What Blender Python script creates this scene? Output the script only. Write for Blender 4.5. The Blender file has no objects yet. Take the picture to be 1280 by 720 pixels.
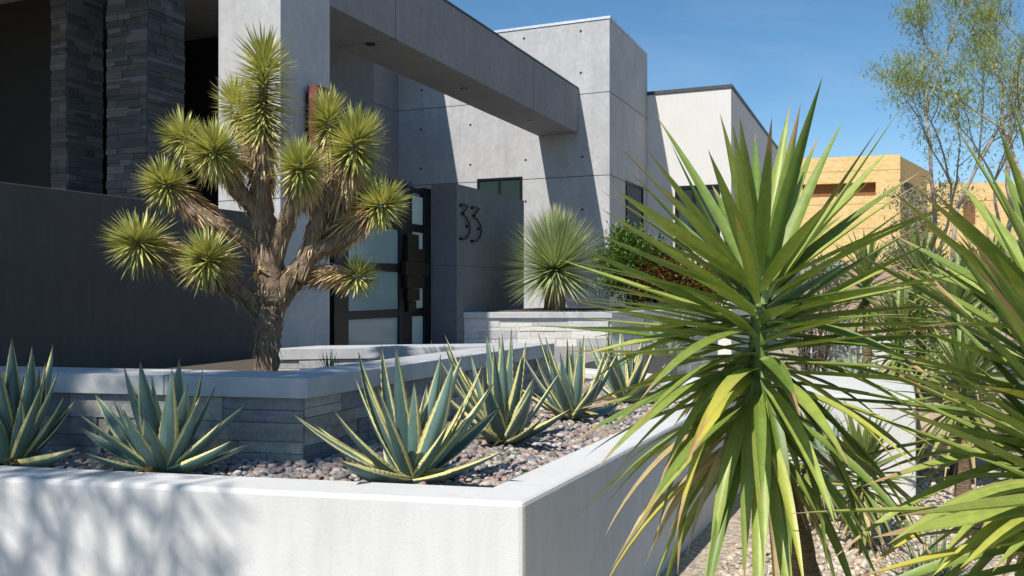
import bpy, bmesh, math, random
from mathutils import Vector, Matrix, noise
R_ = math.radians
random.seed(7)
rnd = random.random
def ru(a, b): return a + (b - a) * rnd()

# ------------------------------------------------------------------ camera
YAW = R_(23.2); CH = 1.6; FPX = 1081.0; HY = 362.0
scene = bpy.context.scene
cd = bpy.data.cameras.new("camera"); cam = bpy.data.objects.new("camera", cd)
scene.collection.objects.link(cam); scene.camera = cam
cam.location = (0, 0, CH); cam.rotation_euler = (R_(90.1), 0, YAW)
cd.sensor_width = 36; cd.lens = FPX / 1280 * 36; cd.clip_start = .05; cd.clip_end = 3000
# ------------------------------------------------------------------ world, sun, exposure
SUN = Vector((-.20, -1, 1.14)).normalized()           # towards the sun
w = bpy.data.worlds.new("World"); scene.world = w; w.use_nodes = True
nt = w.node_tree
sky = nt.nodes.new("ShaderNodeTexSky"); sky.sky_type = 'NISHITA'; sky.sun_disc = False
sky.sun_elevation = math.asin(SUN.z); sky.sun_rotation = math.atan2(SUN.x, SUN.y)
sky.altitude = 700; sky.air_density = 1.0; sky.dust_density = .1; sky.ozone_density = 3.2
hs_ = nt.nodes.new("ShaderNodeHueSaturation"); hs_.inputs["Saturation"].default_value = 1.16; hs_.inputs["Value"].default_value = 1.34; hs_.inputs["Hue"].default_value = .493
nt.links.new(sky.outputs[0], hs_.inputs["Color"])
wtc = nt.nodes.new("ShaderNodeTexCoord"); wmp = nt.nodes.new("ShaderNodeMapping"); wmp.inputs["Scale"].default_value = (1.2, 1.2, 5); wmp.inputs["Rotation"].default_value = (0, .25, .4)
wns = nt.nodes.new("ShaderNodeTexNoise"); wns.inputs["Scale"].default_value = 2.2; wns.inputs["Detail"].default_value = 7; wns.inputs["Roughness"].default_value = .6; wns.inputs["Distortion"].default_value = .6
wrp = nt.nodes.new("ShaderNodeValToRGB"); wrp.color_ramp.elements[0].position = .46; wrp.color_ramp.elements[0].color = (0, 0, 0, 1); wrp.color_ramp.elements[1].position = .8; wrp.color_ramp.elements[1].color = (.16, .16, .16, 1)
wmx = nt.nodes.new("ShaderNodeMix"); wmx.data_type = 'RGBA'; wmx.inputs[7].default_value = (7.5, 8.6, 9.6, 1)
nt.links.new(wtc.outputs["Generated"], wmp.inputs[0]); nt.links.new(wmp.outputs[0], wns.inputs["Vector"]); nt.links.new(wns.outputs["Fac"], wrp.inputs[0])
nt.links.new(wrp.outputs[0], wmx.inputs["Factor"]); nt.links.new(hs_.outputs[0], wmx.inputs[6]); nt.links.new(wmx.outputs[2], nt.nodes["Background"].inputs[0])
nt.nodes["Background"].inputs[1].default_value = .084
sl = bpy.data.lights.new("sun", 'SUN'); sl.energy = 5.0; sl.angle = R_(.53); sl.color = (1, .95, .87)
so = bpy.data.objects.new("sun", sl); scene.collection.objects.link(so)
so.rotation_euler = (-SUN).to_track_quat('-Z', 'Y').to_euler(); so.location = (-10, -30, 30)
scene.view_settings.view_transform = 'Standard'; scene.view_settings.look = 'None'
scene.view_settings.exposure = 0.16; scene.view_settings.gamma = 1

# ------------------------------------------------------------------ picture-to-place helpers
FW = Vector((-math.sin(YAW), math.cos(YAW), 0)); RT = Vector((math.cos(YAW), math.sin(YAW), 0))
def at(px, py, d):                                  # point at forward distance d
    return FW * d + RT * ((px - 640) / FPX * d) + Vector((0, 0, CH + (HY - py) / FPX * d))
def atz(px, py, z):                                 # point on the level z
    return at(px, py, (CH - z) * FPX / (py - HY))
def onX(px, X, py=HY):                              # point on the vertical plane x = X
    r = FW + RT * ((px - 640) / FPX); return at(px, py, X / r.x)
def onY(px, Y, py=HY):
    r = FW + RT * ((px - 640) / FPX); return at(px, py, Y / r.y)

# ------------------------------------------------------------------ mesh builder
class MB:
    def __init__(s): s.v = []; s.f = []; s.a = []; s.m = []
    def vert(s, p, a=(0, 0, 0)): s.v.append(tuple(p)); s.a.append(a); return len(s.v) - 1
    def face(s, idx, m=0): s.f.append(tuple(idx)); s.m.append(m)
    def hexa(s, p, a=(0, 0, 0), m=0):               # 8 corners: 4 bottom, 4 top
        b = len(s.v)
        for q in p: s.vert(q, a)
        for f in ((3, 2, 1, 0), (4, 5, 6, 7), (0, 1, 5, 4), (1, 2, 6, 5), (2, 3, 7, 6), (3, 0, 4, 7)):
            s.face([b + i for i in f], m)
    def box(s, x0, x1, y0, y1, z0, z1, a=(0, 0, 0), m=0):
        s.hexa([(x0, y0, z0), (x1, y0, z0), (x1, y1, z0), (x0, y1, z0), (x0, y0, z1), (x1, y0, z1), (x1, y1, z1), (x0, y1, z1)], a, m)
    def prism(s, poly, z0, z1, a=(0, 0, 0), m=0):   # poly counter-clockwise
        n = len(poly); b = len(s.v)
        for z in (z0, z1):
            for p in poly: s.vert((p[0], p[1], z), a)
        s.face([b + n - 1 - i for i in range(n)], m); s.face([b + n + i for i in range(n)], m)
        for i in range(n):
            j = (i + 1) % n; s.face([b + i, b + j, b + n + j, b + n + i], m)
    def tube(s, pts, rad, n=8, a=(0, 0, 0), m=0, jit=0):
        pts = [Vector(p) for p in pts]; rings = []
        for i, p in enumerate(pts):
            t = (pts[min(i + 1, len(pts) - 1)] - pts[max(i - 1, 0)]).normalized()
            up = Vector((0, 0, 1)) if abs(t.z) < .9 else Vector((1, 0, 0))
            if i == 0: x = t.cross(up).normalized()
            else: x = (x - t * x.dot(t)).normalized()
            y = t.cross(x); r = rad[i] if isinstance(rad, (list, tuple)) else rad
            ring = []
            for k in range(n):
                an = 2 * math.pi * k / n; rr = r * (1 + jit * (rnd() - .5))
                ring.append(s.vert(p + (x * math.cos(an) + y * math.sin(an)) * rr, (a[0], i / max(1, len(pts) - 1), k / n)))
            rings.append(ring)
        for i in range(len(rings) - 1):
            for k in range(n):
                s.face([rings[i][k], rings[i][(k + 1) % n], rings[i + 1][(k + 1) % n], rings[i + 1][k]], m)
        s.face(rings[0][::-1], m); s.face(rings[-1], m)
    def build(s, name, mats, parent=None, smooth=False, bevel=0):
        me = bpy.data.meshes.new(name); me.from_pydata(s.v, [], s.f)
        if not isinstance(mats, (list, tuple)): mats = [mats]
        for mm in mats: me.materials.append(mm)
        me.polygons.foreach_set("material_index", s.m)
        at_ = me.color_attributes.new("P", 'FLOAT_COLOR', 'POINT')
        at_.data.foreach_set("color", [c for a in s.a for c in (a[0], a[1], a[2], 1)])
        if smooth: me.polygons.foreach_set("use_smooth", [True] * len(me.polygons))
        me.update()
        o = bpy.data.objects.new(name, me); scene.collection.objects.link(o)
        if parent is not None: o.parent = parent; o.matrix_parent_inverse = Matrix.Translation(parent.location).inverted() @ Matrix.Identity(4) if False else Matrix.Translation(-parent.location)
        if bevel:
            bv = o.modifiers.new("bevel", 'BEVEL'); bv.width = bevel; bv.segments = 2; bv.limit_method = 'ANGLE'
        return o
def empty(name, loc, label, cat, group=None):
    o = bpy.data.objects.new(name, None); scene.collection.objects.link(o); o.location = loc
    o.empty_display_size = .2
    return tag(o, label, cat, group)
def tag(o, label, cat, group=None, kind=None):
    o["label"] = label; o["category"] = cat
    if group: o["group"] = group
    if kind: o["kind"] = kind
    return o
def struct(o): o["kind"] = "structure"; return o

# ------------------------------------------------------------------ materials
class NM:
    def __init__(s, name):
        s.m = bpy.data.materials.new(name); s.m.use_nodes = True; s.t = s.m.node_tree
        s.b = s.t.nodes["Principled BSDF"]; s.out = s.t.nodes["Material Output"]
    def n(s, typ, **k):
        o = s.t.nodes.new(typ)
        for a, v in k.items():
            if a.startswith("i_"): o.inputs[a[2:].replace("_", " ")].default_value = v
            else: setattr(o, a, v)
        return o
    def l(s, a, b): s.t.links.new(a, b)
    def coord(s, sc=(1, 1, 1), world=True):
        g = s.n("ShaderNodeNewGeometry") if world else None
        tc = None if world else s.n("ShaderNodeTexCoord")
        mp = s.n("ShaderNodeMapping"); mp.inputs["Scale"].default_value = sc
        s.l(g.outputs["Position"] if world else tc.outputs["Object"], mp.inputs[0]); return mp.outputs[0]
    def noise(s, scale, detail=5, rough=.6, sc=(1, 1, 1), dist=0):
        o = s.n("ShaderNodeTexNoise"); o.inputs["Scale"].default_value = scale; o.inputs["Detail"].default_value = detail
        o.inputs["Roughness"].default_value = rough; o.inputs["Distortion"].default_value = dist
        s.l(s.coord(sc), o.inputs["Vector"]); return o.outputs["Fac"]
    def ramp(s, fac, stops, interp='LINEAR'):
        r = s.n("ShaderNodeValToRGB"); r.color_ramp.interpolation = interp
        e = r.color_ramp.elements
        while len(e) < len(stops): e.new(.5)
        for i, (p, c) in enumerate(stops): e[i].position = p; e[i].color = (*c, 1) if len(c) == 3 else c
        s.l(fac, r.inputs[0]); return r.outputs[0]
    def mix(s, fac, a, b, mode='MIX'):
        m = s.n("ShaderNodeMix", data_type='RGBA', blend_type=mode)
        for inp, v in ((m.inputs["Factor"], fac), (m.inputs[6], a), (m.inputs[7], b)):
            if isinstance(v, (int, float)): inp.default_value = v
            elif isinstance(v, tuple): inp.default_value = (*v, 1)
            else: s.l(v, inp)
        return m.outputs[2]
    def math(s, op, a, b=0.0):
        m = s.n("ShaderNodeMath", operation=op)
        for i, v in enumerate((a, b)):
            if isinstance(v, (int, float)): m.inputs[i].default_value = v
            else: s.l(v, m.inputs[i])
        return m.outputs[0]
    def attr(s):
        a = s.n("ShaderNodeAttribute"); a.attribute_name = "P"
        x = s.n("ShaderNodeSeparateColor"); s.l(a.outputs["Color"], x.inputs[0]); return x.outputs
    def bump(s, h, strength=.3, dist=.01):
        b = s.n("ShaderNodeBump"); b.inputs["Strength"].default_value = strength; b.inputs["Distance"].default_value = dist
        s.l(h, b.inputs["Height"]); s.l(b.outputs[0], s.b.inputs["Normal"])
    def base(s, c):
        if isinstance(c, tuple): s.b.inputs["Base Color"].default_value = (*c, 1)
        else: s.l(c, s.b.inputs["Base Color"])
    def rough(s, v, spec=.5, metal=0):
        s.b.inputs["Roughness"].default_value = v; s.b.inputs["Specular IOR Level"].default_value = spec
        s.b.inputs["Metallic"].default_value = metal; return s
    def translucent(s, col, f=.3):
        t = s.n("ShaderNodeBsdfTranslucent"); mx = s.n("ShaderNodeMixShader"); mx.inputs[0].default_value = f
        s.l(col, t.inputs[0]); s.l(s.b.outputs[0], mx.inputs[1]); s.l(t.outputs[0], mx.inputs[2]); s.l(mx.outputs[0], s.out.inputs[0])

def concrete(name, c, var=.11, streak=.07):
    k = NM(name)
    n1 = k.noise(1.1, 8, .62, dist=.4); n2 = k.noise(9, 6, .6); st = k.noise(2.2, 5, .6, sc=(3, 3, .35))
    a = tuple(x * (1 - var) for x in c); b = tuple(min(1, x * (1 + var)) for x in c)
    col = k.ramp(n1, [(.3, a), (.7, b)])
    col = k.mix(streak * 2, col, k.ramp(st, [(.35, (.55,) * 3), (.65, (1.2,) * 3)]), 'MULTIPLY')
    col = k.mix(.3, col, k.ramp(n2, [(.35, (.75,) * 3), (.65, (1.15,) * 3)]), 'MULTIPLY')
    v = k.n("ShaderNodeTexVoronoi"); v.inputs["Scale"].default_value = 26; k.l(k.coord(), v.inputs["Vector"])
    pit = k.ramp(v.outputs["Distance"], [(.04, (.45,) * 3), (.09, (1,) * 3)])
    col = k.mix(.35, col, pit, 'MULTIPLY')
    k.base(col); k.rough(.85, .25); k.bump(k.math('ADD', n2, k.math('MULTIPLY', n1, 2)), .25, .012); return k.m
def stucco(name, c, scale=90, stain=.1, fine=.18):
    k = NM(name)
    n1 = k.noise(1.3, 6, .6, dist=.3); n2 = k.noise(scale, 3, .7); n3 = k.noise(4, 5, .65, sc=(4, 4, .5))
    col = k.mix(stain, c, k.ramp(n1, [(.3, tuple(x * .5 for x in c)), (.65, c)]))
    col = k.mix(stain, col, k.ramp(n3, [(.35, (.6,) * 3), (.6, (1,) * 3)]), 'MULTIPLY')
    if stain > .13:
        n4 = k.noise(2.6, 9, .75, dist=1.2); col = k.mix(.3, col, k.ramp(n4, [(.34, (.84, .82, .78)), (.5, (1,) * 3)]), 'MULTIPLY')
    k.base(col); k.rough(.9, .2); k.bump(k.math('ADD', n2, k.math('MULTIPLY', n1, 3)), fine, .006); return k.m
def plain(name, c, r=.5, metal=0, spec=.5):
    k = NM(name); n1 = k.noise(12, 4, .6)
    k.base(k.ramp(n1, [(.3, tuple(x * .8 for x in c)), (.7, tuple(min(1, x * 1.15) for x in c))])); k.rough(r, spec, metal)
    return k.m
def stonemat(name, pal, mott=.5):
    k = NM(name); A = k.attr(); st = [((i + .02) / len(pal), c) for i, c in enumerate(pal)]
    col = k.ramp(A[0], st, 'CONSTANT'); n1 = k.noise(22, 8, .7, dist=.8); n2 = k.noise(70, 6, .7); n3 = k.noise(6, 5, .6, sc=(1, 1, 4))
    col = k.mix(mott, col, k.ramp(n1, [(.32, (.55, .56, .6)), (.62, (1.25, 1.2, 1.1))]), 'MULTIPLY')
    col = k.mix(mott * .7, col, k.ramp(n3, [(.35, (.6,) * 3), (.6, (1.15,) * 3)]), 'MULTIPLY')
    k.base(col); k.rough(.8, .3); k.bump(k.math('ADD', n1, k.math('MULTIPLY', n2, .5)), .75, .012); return k.m

M = {}
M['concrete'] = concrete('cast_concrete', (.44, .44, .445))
M['conc_dark'] = concrete('shaded_concrete', (.235, .235, .245), .08)  # darker copy of the cast concrete for parts standing in shade
M['darkstucco'] = stucco('charcoal_stucco', (.105, .096, .09), 120, .25)
M['gatewall'] = concrete('slate_render', (.155, .16, .17), .08, .06)
M['white'] = stucco('white_stucco', (.655, .65, .635), 70, .16, .28)
M['whitehouse'] = stucco('pale_stucco', (.66, .64, .61), 60, .08)
M['soffit'] = concrete('soffit_concrete', (.22, .21, .19), .1)
M['joint'] = plain('joint_shadow', (.06, .06, .065), .9)
M['hole'] = plain('tie_hole', (.03, .03, .03), .9)
M['coping'] = plain('metal_coping', (.6, .62, .64), .4, .6)
M['darkcoping'] = plain('dark_coping', (.06, .065, .07), .5, .3)
M['cap'] = concrete('cap_concrete', (.50, .505, .51), .1, .12)
M['bronze'] = plain('black_bronze', (.012, .012, .014), .4, .5)
M['handle'] = plain('aged_bronze', (.035, .027, .02), .45, .7)
M['black'] = plain('interior_shade', (.006, .006, .007), .6)  # near-black colour stands in for deep shade inside recess and openings
M['stone'] = stonemat('ledgestone', [(.30, .31, .32), (.40, .40, .39), (.22, .235, .26), (.46, .45, .42), (.34, .33, .30), (.27, .28, .30)])
M['stonelt'] = stonemat('pale_ledgestone', [(.62, .61, .57), (.5, .5, .48), (.7, .68, .63), (.56, .56, .56), (.44, .44, .44)], .35)
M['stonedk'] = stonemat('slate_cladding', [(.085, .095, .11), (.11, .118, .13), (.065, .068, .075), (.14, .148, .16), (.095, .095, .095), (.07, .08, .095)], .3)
k = NM('corten_steel'); n1 = k.noise(9, 8, .7, dist=.5)
k.base(k.ramp(n1, [(.3, (.09, .028, .018)), (.55, (.19, .065, .04)), (.75, (.27, .12, .08))])); k.rough(.75, .3); k.bump(n1, .3, .004); M['rust'] = k.m
def glass(name, tint, trans, rough):
    k = NM(name); k.base(tint); k.rough(rough); k.b.inputs["Transmission Weight"].default_value = trans; k.b.inputs["IOR"].default_value = 1.45
    return k.m
M['winglass'] = glass('window_glass', (.04, .07, .065), .35, .03)
M['gateglass'] = glass('gate_glass', (.25, .36, .38), .25, .09)
k = NM('frosted_glass'); k.base((.62, .70, .68)); k.rough(.3); k.translucent(k.ramp(k.noise(3), [(0, (.7, .78, .75)), (1, (.8, .86, .84))]), .45); M['frost'] = k.m
# OSB
k = NM('strand_board'); 
v = k.n("ShaderNodeTexVoronoi"); v.inputs["Scale"].default_value = 5; k.l(k.coord((1, 1, 2.6)), v.inputs["Vector"])
v2 = k.n("ShaderNodeTexVoronoi"); v2.inputs["Scale"].default_value = 9; k.l(k.coord((2.2, 2.2, 1)), v2.inputs["Vector"])
sx = k.n("ShaderNodeSeparateColor"); k.l(v.outputs["Color"], sx.inputs[0]); sx2 = k.n("ShaderNodeSeparateColor"); k.l(v2.outputs["Color"], sx2.inputs[0])
c1 = k.ramp(sx.outputs[0], [(0, (.54, .36, .14)), (.5, (.66, .46, .20)), (1, (.76, .56, .28))])
c2 = k.ramp(sx2.outputs[0], [(0, (.60, .41, .17)), (1, (.74, .54, .26))])
k.base(k.mix(.5, c1, c2)); k.rough(.8, .2); M['osb'] = k.m
M['osbseam'] = plain('board_seam', (.40, .27, .12), .9)
# gravel
def gravelmat(name, pal):
    k = NM(name); A = k.attr(); st = [((i + .01) / len(pal), c) for i, c in enumerate(pal)]
    col = k.ramp(A[0], st, 'CONSTANT'); n1 = k.noise(60, 6, .7); col = k.mix(.4, col, k.ramp(n1, [(.35, (.6,) * 3), (.65, (1.25,) * 3)]), 'MULTIPLY')
    k.base(col); k.rough(.75, .3); k.bump(n1, .3, .003); return k.m
M['pebble'] = gravelmat('river_pebbles', [(.30, .25, .23), (.39, .30, .26), (.22, .21, .21), (.50, .46, .42), (.33, .22, .18), (.16, .155, .155), (.40, .35, .31), (.27, .26, .26)])
M['chip'] = gravelmat('tan_chippings', [(.52, .43, .32), (.44, .36, .27), (.6, .52, .41), (.38, .32, .26), (.55, .49, .42)])
k = NM('tan_gravel_ground'); v = k.n("ShaderNodeTexVoronoi"); v.inputs["Scale"].default_value = 45; k.l(k.coord(), v.inputs["Vector"])
s_ = k.n("ShaderNodeSeparateColor"); k.l(v.outputs["Color"], s_.inputs[0])
col = k.ramp(s_.outputs[0], [(0, (.28, .22, .16)), (.5, (.44, .36, .27)), (1, (.58, .5, .4))]); n1 = k.noise(.7, 6, .6)
k.base(k.mix(.5, col, k.ramp(n1, [(.3, (.65,) * 3), (.7, (1.1,) * 3)]), 'MULTIPLY')); k.rough(.9, .2); k.bump(v.outputs["Distance"], -.6, .015); M['ground'] = k.m
k = NM('planter_soil'); n1 = k.noise(30, 8, .7); k.base(k.ramp(n1, [(.3, (.07, .055, .045)), (.7, (.17, .14, .12))])); k.rough(.95, .1); k.bump(n1, .8, .02); M['soil'] = k.m
k = NM('asphalt'); n1 = k.noise(120, 4, .8); n2 = k.noise(1.5, 6, .6)
k.base(k.mix(.4, k.ramp(n1, [(.3, (.11, .11, .115)), (.7, (.24, .24, .25))]), k.ramp(n2, [(.3, (.7,) * 3), (.7, (1.2,) * 3)]), 'MULTIPLY')); k.rough(.9, .2); k.bump(n1, .5, .006); M['asphalt'] = k.m
M['pave'] = concrete('pavement_concrete', (.30, .29, .28), .1)
k = NM('tan_rock'); n1 = k.noise(5, 9, .65, dist=.5); k.base(k.ramp(n1, [(.3, (.25, .18, .12)), (.55, (.45, .34, .24)), (.75, (.55, .45, .35))])); k.rough(.85, .2); k.bump(n1, .8, .05); M['rock'] = k.m
k = NM('pink_block'); n1 = k.noise(8, 5, .6)
bt = k.n("ShaderNodeTexBrick"); bt.inputs["Scale"].default_value = 1; bt.inputs["Brick Width"].default_value = .4; bt.inputs["Row Height"].default_value = .2; bt.inputs["Mortar Size"].default_value = .012
bt.inputs["Color1"].default_value = (.40, .26, .22, 1); bt.inputs["Color2"].default_value = (.46, .31, .26, 1); bt.inputs["Mortar"].default_value = (.34, .25, .22, 1)
mp = k.n("ShaderNodeMapping"); mp.inputs["Rotation"].default_value = (R_(90), 0, 0); g = k.n("ShaderNodeNewGeometry"); k.l(g.outputs["Position"], mp.inputs[0]); k.l(mp.outputs[0], bt.inputs["Vector"])
k.base(k.mix(.3, bt.outputs[0], k.ramp(n1, [(.3, (.6,) * 3), (.7, (1.2,) * 3)]), 'MULTIPLY')); k.rough(.9, .2); M['block'] = k.m
# foliage.  attribute P: r = random per leaf, g = 0 at base .. 1 at tip, b = 0 at midrib .. 1 at margin
def leafmat(name, dark, light, tip=None, tip0=.9, margin=None, m0=.7, tr=.25, rough=.45, old=None, spec=.4, basec=None, nsc=30, tj=.05):
    k = NM(name); A = k.attr()
    nz = k.noise(nsc, 4, .6); nl = k.noise(6, 3, .5)
    col = k.ramp(A[0], [(0, dark), (1, light)])
    col = k.mix(.45, col, k.ramp(nz, [(.3, (.65,) * 3), (.7, (1.3,) * 3)]), 'MULTIPLY')
    cx = k.n("ShaderNodeCombineXYZ"); k.l(k.math('MULTIPLY', A[0], 97.0), cx.inputs[0]); k.l(k.math('MULTIPLY', A[1], 2.2), cx.inputs[1]); k.l(k.math('MULTIPLY', A[2], 9.0), cx.inputs[2])
    sn = k.n("ShaderNodeTexNoise"); sn.inputs["Scale"].default_value = 1.3; sn.inputs["Detail"].default_value = 6; sn.inputs["Roughness"].default_value = .65; k.l(cx.outputs[0], sn.inputs["Vector"])
    streak = sn.outputs["Fac"]
    col = k.mix(.55, col, k.ramp(streak, [(.32, (.58, .6, .5)), (.5, (1,) * 3), (.72, (1.3, 1.25, 1.1))]), 'MULTIPLY')
    if old: # yellowing leaves
        f = k.math('MULTIPLY', k.ramp(A[0], [(.74, (0,) * 3), (.95, (1,) * 3)]), k.ramp(k.math('ADD', A[1], k.math('MULTIPLY', k.math('SUBTRACT', nl, .5), .6)), [(.3, (.05,) * 3), (.8, (1,) * 3)]))
        col = k.mix(f, col, old)
    if basec: col = k.mix(k.ramp(A[1], [(.02, (1,) * 3), (.16, (0,) * 3)]), col, basec)
    if margin:
        e = k.math('ADD', A[2], k.math('MULTIPLY', k.math('SUBTRACT', k.noise(45, 3, .6), .5), .25))
        e = k.math('ADD', e, k.math('MULTIPLY', k.math('SUBTRACT', k.math('FRACT', k.math('MULTIPLY', A[0], 5.7)), .5), .28))
        col = k.mix(k.ramp(e, [(m0 - .04, (0,) * 3), (m0 + .04, (1,) * 3)]), col, margin)
    if tip:
        e = k.math('ADD', A[1], k.math('MULTIPLY', k.math('SUBTRACT', nz, .5), tj * .6))
        e = k.math('ADD', e, k.math('MULTIPLY', k.math('SUBTRACT', streak, .5), tj * 1.6)); e = k.math('ADD', e, k.math('MULTIPLY', A[2], tj * .22))
        e = k.math('ADD', e, k.math('MULTIPLY', k.math('SUBTRACT', k.math('FRACT', k.math('MULTIPLY', A[0], 7.3)), .5), tj))
        col = k.mix(k.ramp(e, [(tip0 - .05, (0,) * 3), (tip0 + .03, (1,) * 3)]), col, tip)
    k.base(col); k.rough(rough, spec); k.bump(k.noise(14, 3, .6, sc=(4, 4, .5)), .15, .004)
    if tr: k.translucent(k.mix(1.0, col, (1.12, 1.12, .5), 'MULTIPLY'), tr)
    return k.m
M['yucca'] = leafmat('yucca_blade', (.12, .20, .035), (.42, .48, .11), tip=(.42, .27, .13), tip0=.95, tr=.14, rough=.46, old=(.55, .47, .07), spec=.55, basec=(.34, .44, .20), margin=(.30, .30, .10), m0=1.02, tj=.24)
M['yuccaold'] = leafmat('spent_yucca_blade', (.34, .26, .13), (.55, .44, .24), tr=.15, rough=.7)
M['yuccafar'] = leafmat('far_yucca_blade', (.14, .20, .05), (.32, .37, .12), tip=(.4, .3, .18), tip0=.9, tr=.2, rough=.45, old=(.42, .34, .14))
M['agave'] = leafmat('agave_blade', (.055, .11, .105), (.15, .25, .22), margin=(.68, .62, .26), m0=.66, tip=(.14, .08, .05), tip0=.975, tr=.0, rough=.5, spec=.35, nsc=9)
M['agavepale'] = leafmat('pale_agave_blade', (.22, .30, .26), (.32, .40, .33), margin=(.60, .60, .36), m0=.75, tip=(.3, .2, .1), tip0=.96, tr=0, rough=.55, nsc=9)
M['joshua'] = leafmat('joshua_dagger', (.30, .33, .08), (.74, .70, .28), tip=(.42, .30, .14), tip0=.95, tr=.12, rough=.42, spec=.5, basec=(.5, .5, .25))
M['joshuadead'] = leafmat('joshua_dead_dagger', (.28, .18, .10), (.92, .72, .42), tr=.08, rough=.7, basec=(.25, .18, .1))
M['rostrata'] = leafmat('fine_yucca_blade', (.26, .34, .13), (.56, .61, .34), tip=(.5, .42, .25), tip0=.94, tr=.15, rough=.4, basec=(.45, .48, .3))
M['nandina'] = leafmat('green_bush_leaf', (.05, .11, .02), (.16, .26, .04), tr=.25, rough=.4)
M['nandinared'] = leafmat('red_bush_leaf', (.08, .12, .03), (.34, .13, .05), tr=.25, rough=.45)
M['acacia'] = leafmat('acacia_frond', (.20, .25, .05), (.42, .46, .13), tr=.35, rough=.5)
M['sage'] = leafmat('grey_shrub_leaf', (.16, .20, .14), (.30, .33, .25), tr=.15, rough=.6)
M['tuft'] = leafmat('aloe_blade', (.06, .12, .05), (.18, .26, .13), tr=.1, rough=.5)
def barkmat(name, a, b, sc=(1, 1, .25), scale=30):
    k = NM(name); n1 = k.noise(scale, 8, .7, sc=sc, dist=.6); k.base(k.ramp(n1, [(.3, a), (.68, b)])); k.rough(.9, .15); k.bump(n1, 1, .02); return k.m
M['jbark'] = barkmat('joshua_bark', (.085, .06, .04), (.40, .29, .20), scale=38)
M['ybark'] = barkmat('yucca_bark', (.10, .065, .04), (.34, .24, .16), sc=(.6, .6, 3))
M['abark'] = barkmat('acacia_bark', (.22, .18, .15), (.50, .44, .38), scale=14)
M['stem'] = barkmat('bush_stem', (.06, .04, .03), (.18, .12, .08))

# ------------------------------------------------------------------ ground and levels
mb = MB(); mb.face([mb.vert(p) for p in ((-1500, -1500, 0), (1500, -1500, 0), (1500, 1500, 0), (-1500, 1500, 0))])
struct(mb.build('ground', M['ground']))
mb = MB(); mb.prism([(1.05, -20), (1.30, -20), (2.35, 40), (2.10, 40)], -.1, .12)
ck = mb.build('kerb', M['pave'], bevel=.02); struct(ck)
mb = MB(); mb.prism([(1.31, -20), (11, -20), (12, 60), (2.36, 40)], -.1, .02); struct(mb.build('road', M['asphalt']))
mb = MB(); mb.face([mb.vert(p) for p in ((-40, -40, .004), (1.04, -40, .004), (1.04, 1.3, .004), (-40, 1.3, .004))]); struct(mb.build('street', M['asphalt']))
# entry terrace behind the planters
mb = MB(); mb.prism([(-16, 8.1), (-5.9, 8.1), (-3.2, 8.2), (-3.2, 18.2), (-16, 18.2)], -.1, .74); struct(mb.build('terrace', M['pave']))
mb = MB(); mb.prism([(-6.05, 3.0), (-4.5, 3.4), (-2.9, 3.8), (-2.85, 7.4), (-6.05, 7.4)], -.1, .90); struct(mb.build('terrace_soil', M['soil']))

# ------------------------------------------------------------------ house
house_label = 'modern grey concrete house entrance with stone clad columns beside the black gate'
# beam portal (column + beam)
XF = -6.2; YT = 18.2
pc = onX(412, XF); Yc0 = 7.88; Yc1 = pc.y
zb0, zb1 = 5.07, 6.04; BW = .95
portal = empty('concrete_portal', (XF - .5, Yc0, .74), 'tall grey concrete portal of column and long beam reaching across the entry', 'portal')
mb = MB(); mb.box(onY(273, Yc0).x, XF, Yc0, Yc1, .5, zb1)
for z in (2.62,): mb.box(onY(273, Yc0).x - .002, XF + .002, Yc0 - .002, Yc1 + .002, z, z + .008, m=1)
mb.build('column', [M['concrete'], M['joint']], portal)
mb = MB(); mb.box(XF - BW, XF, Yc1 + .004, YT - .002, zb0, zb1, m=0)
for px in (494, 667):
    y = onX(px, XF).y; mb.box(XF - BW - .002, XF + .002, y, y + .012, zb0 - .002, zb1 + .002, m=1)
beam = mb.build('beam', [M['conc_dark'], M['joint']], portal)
mb = MB(); mb.box(XF - BW - .01, XF + .015, Yc1, YT - .01, zb1 + .004, zb1 + .035); mb.build('coping', M['darkcoping'], portal)
for px, py in ((463, 55), (580, 111), (663, 151)):
    d = (zb0 - CH) * FPX / (HY - py); p = at(px, py, d)
    mb = MB(); mb.tube([(p.x, p.y, zb0 - .012), (p.x, p.y, zb0 + .01)], .07, 20); dl = mb.build('downlight', M['bronze'], beam)
    dl.matrix_parent_inverse = Matrix.Translation(-portal.location).inverted() @ Matrix.Translation(-portal.location) if False else Matrix.Identity(4)
    dl.location = (0, 0, 0)
    # beam itself carries the parent's offset already
# corten sconce on the column's side
y0 = onX(391, XF + .12).y; y1 = onX(407, XF + .12).y
sc = empty('rusted_steel_sconce', (XF, (y0 + y1) / 2, 2.6), 'rust coloured steel box fixture mounted high on the grey column', 'wall light')
mb = MB(); mb.box(XF + .06, XF + .19, y0 - .02, y1, 2.8, 3.97); mb.build('steel_box', M['rust'], sc, bevel=.004)
mb = MB(); mb.box(XF + .002, XF + .06, y0 + .02, y1 - .04, 2.9, 3.9); mb.build('back_plate', M['bronze'], sc)

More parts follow.
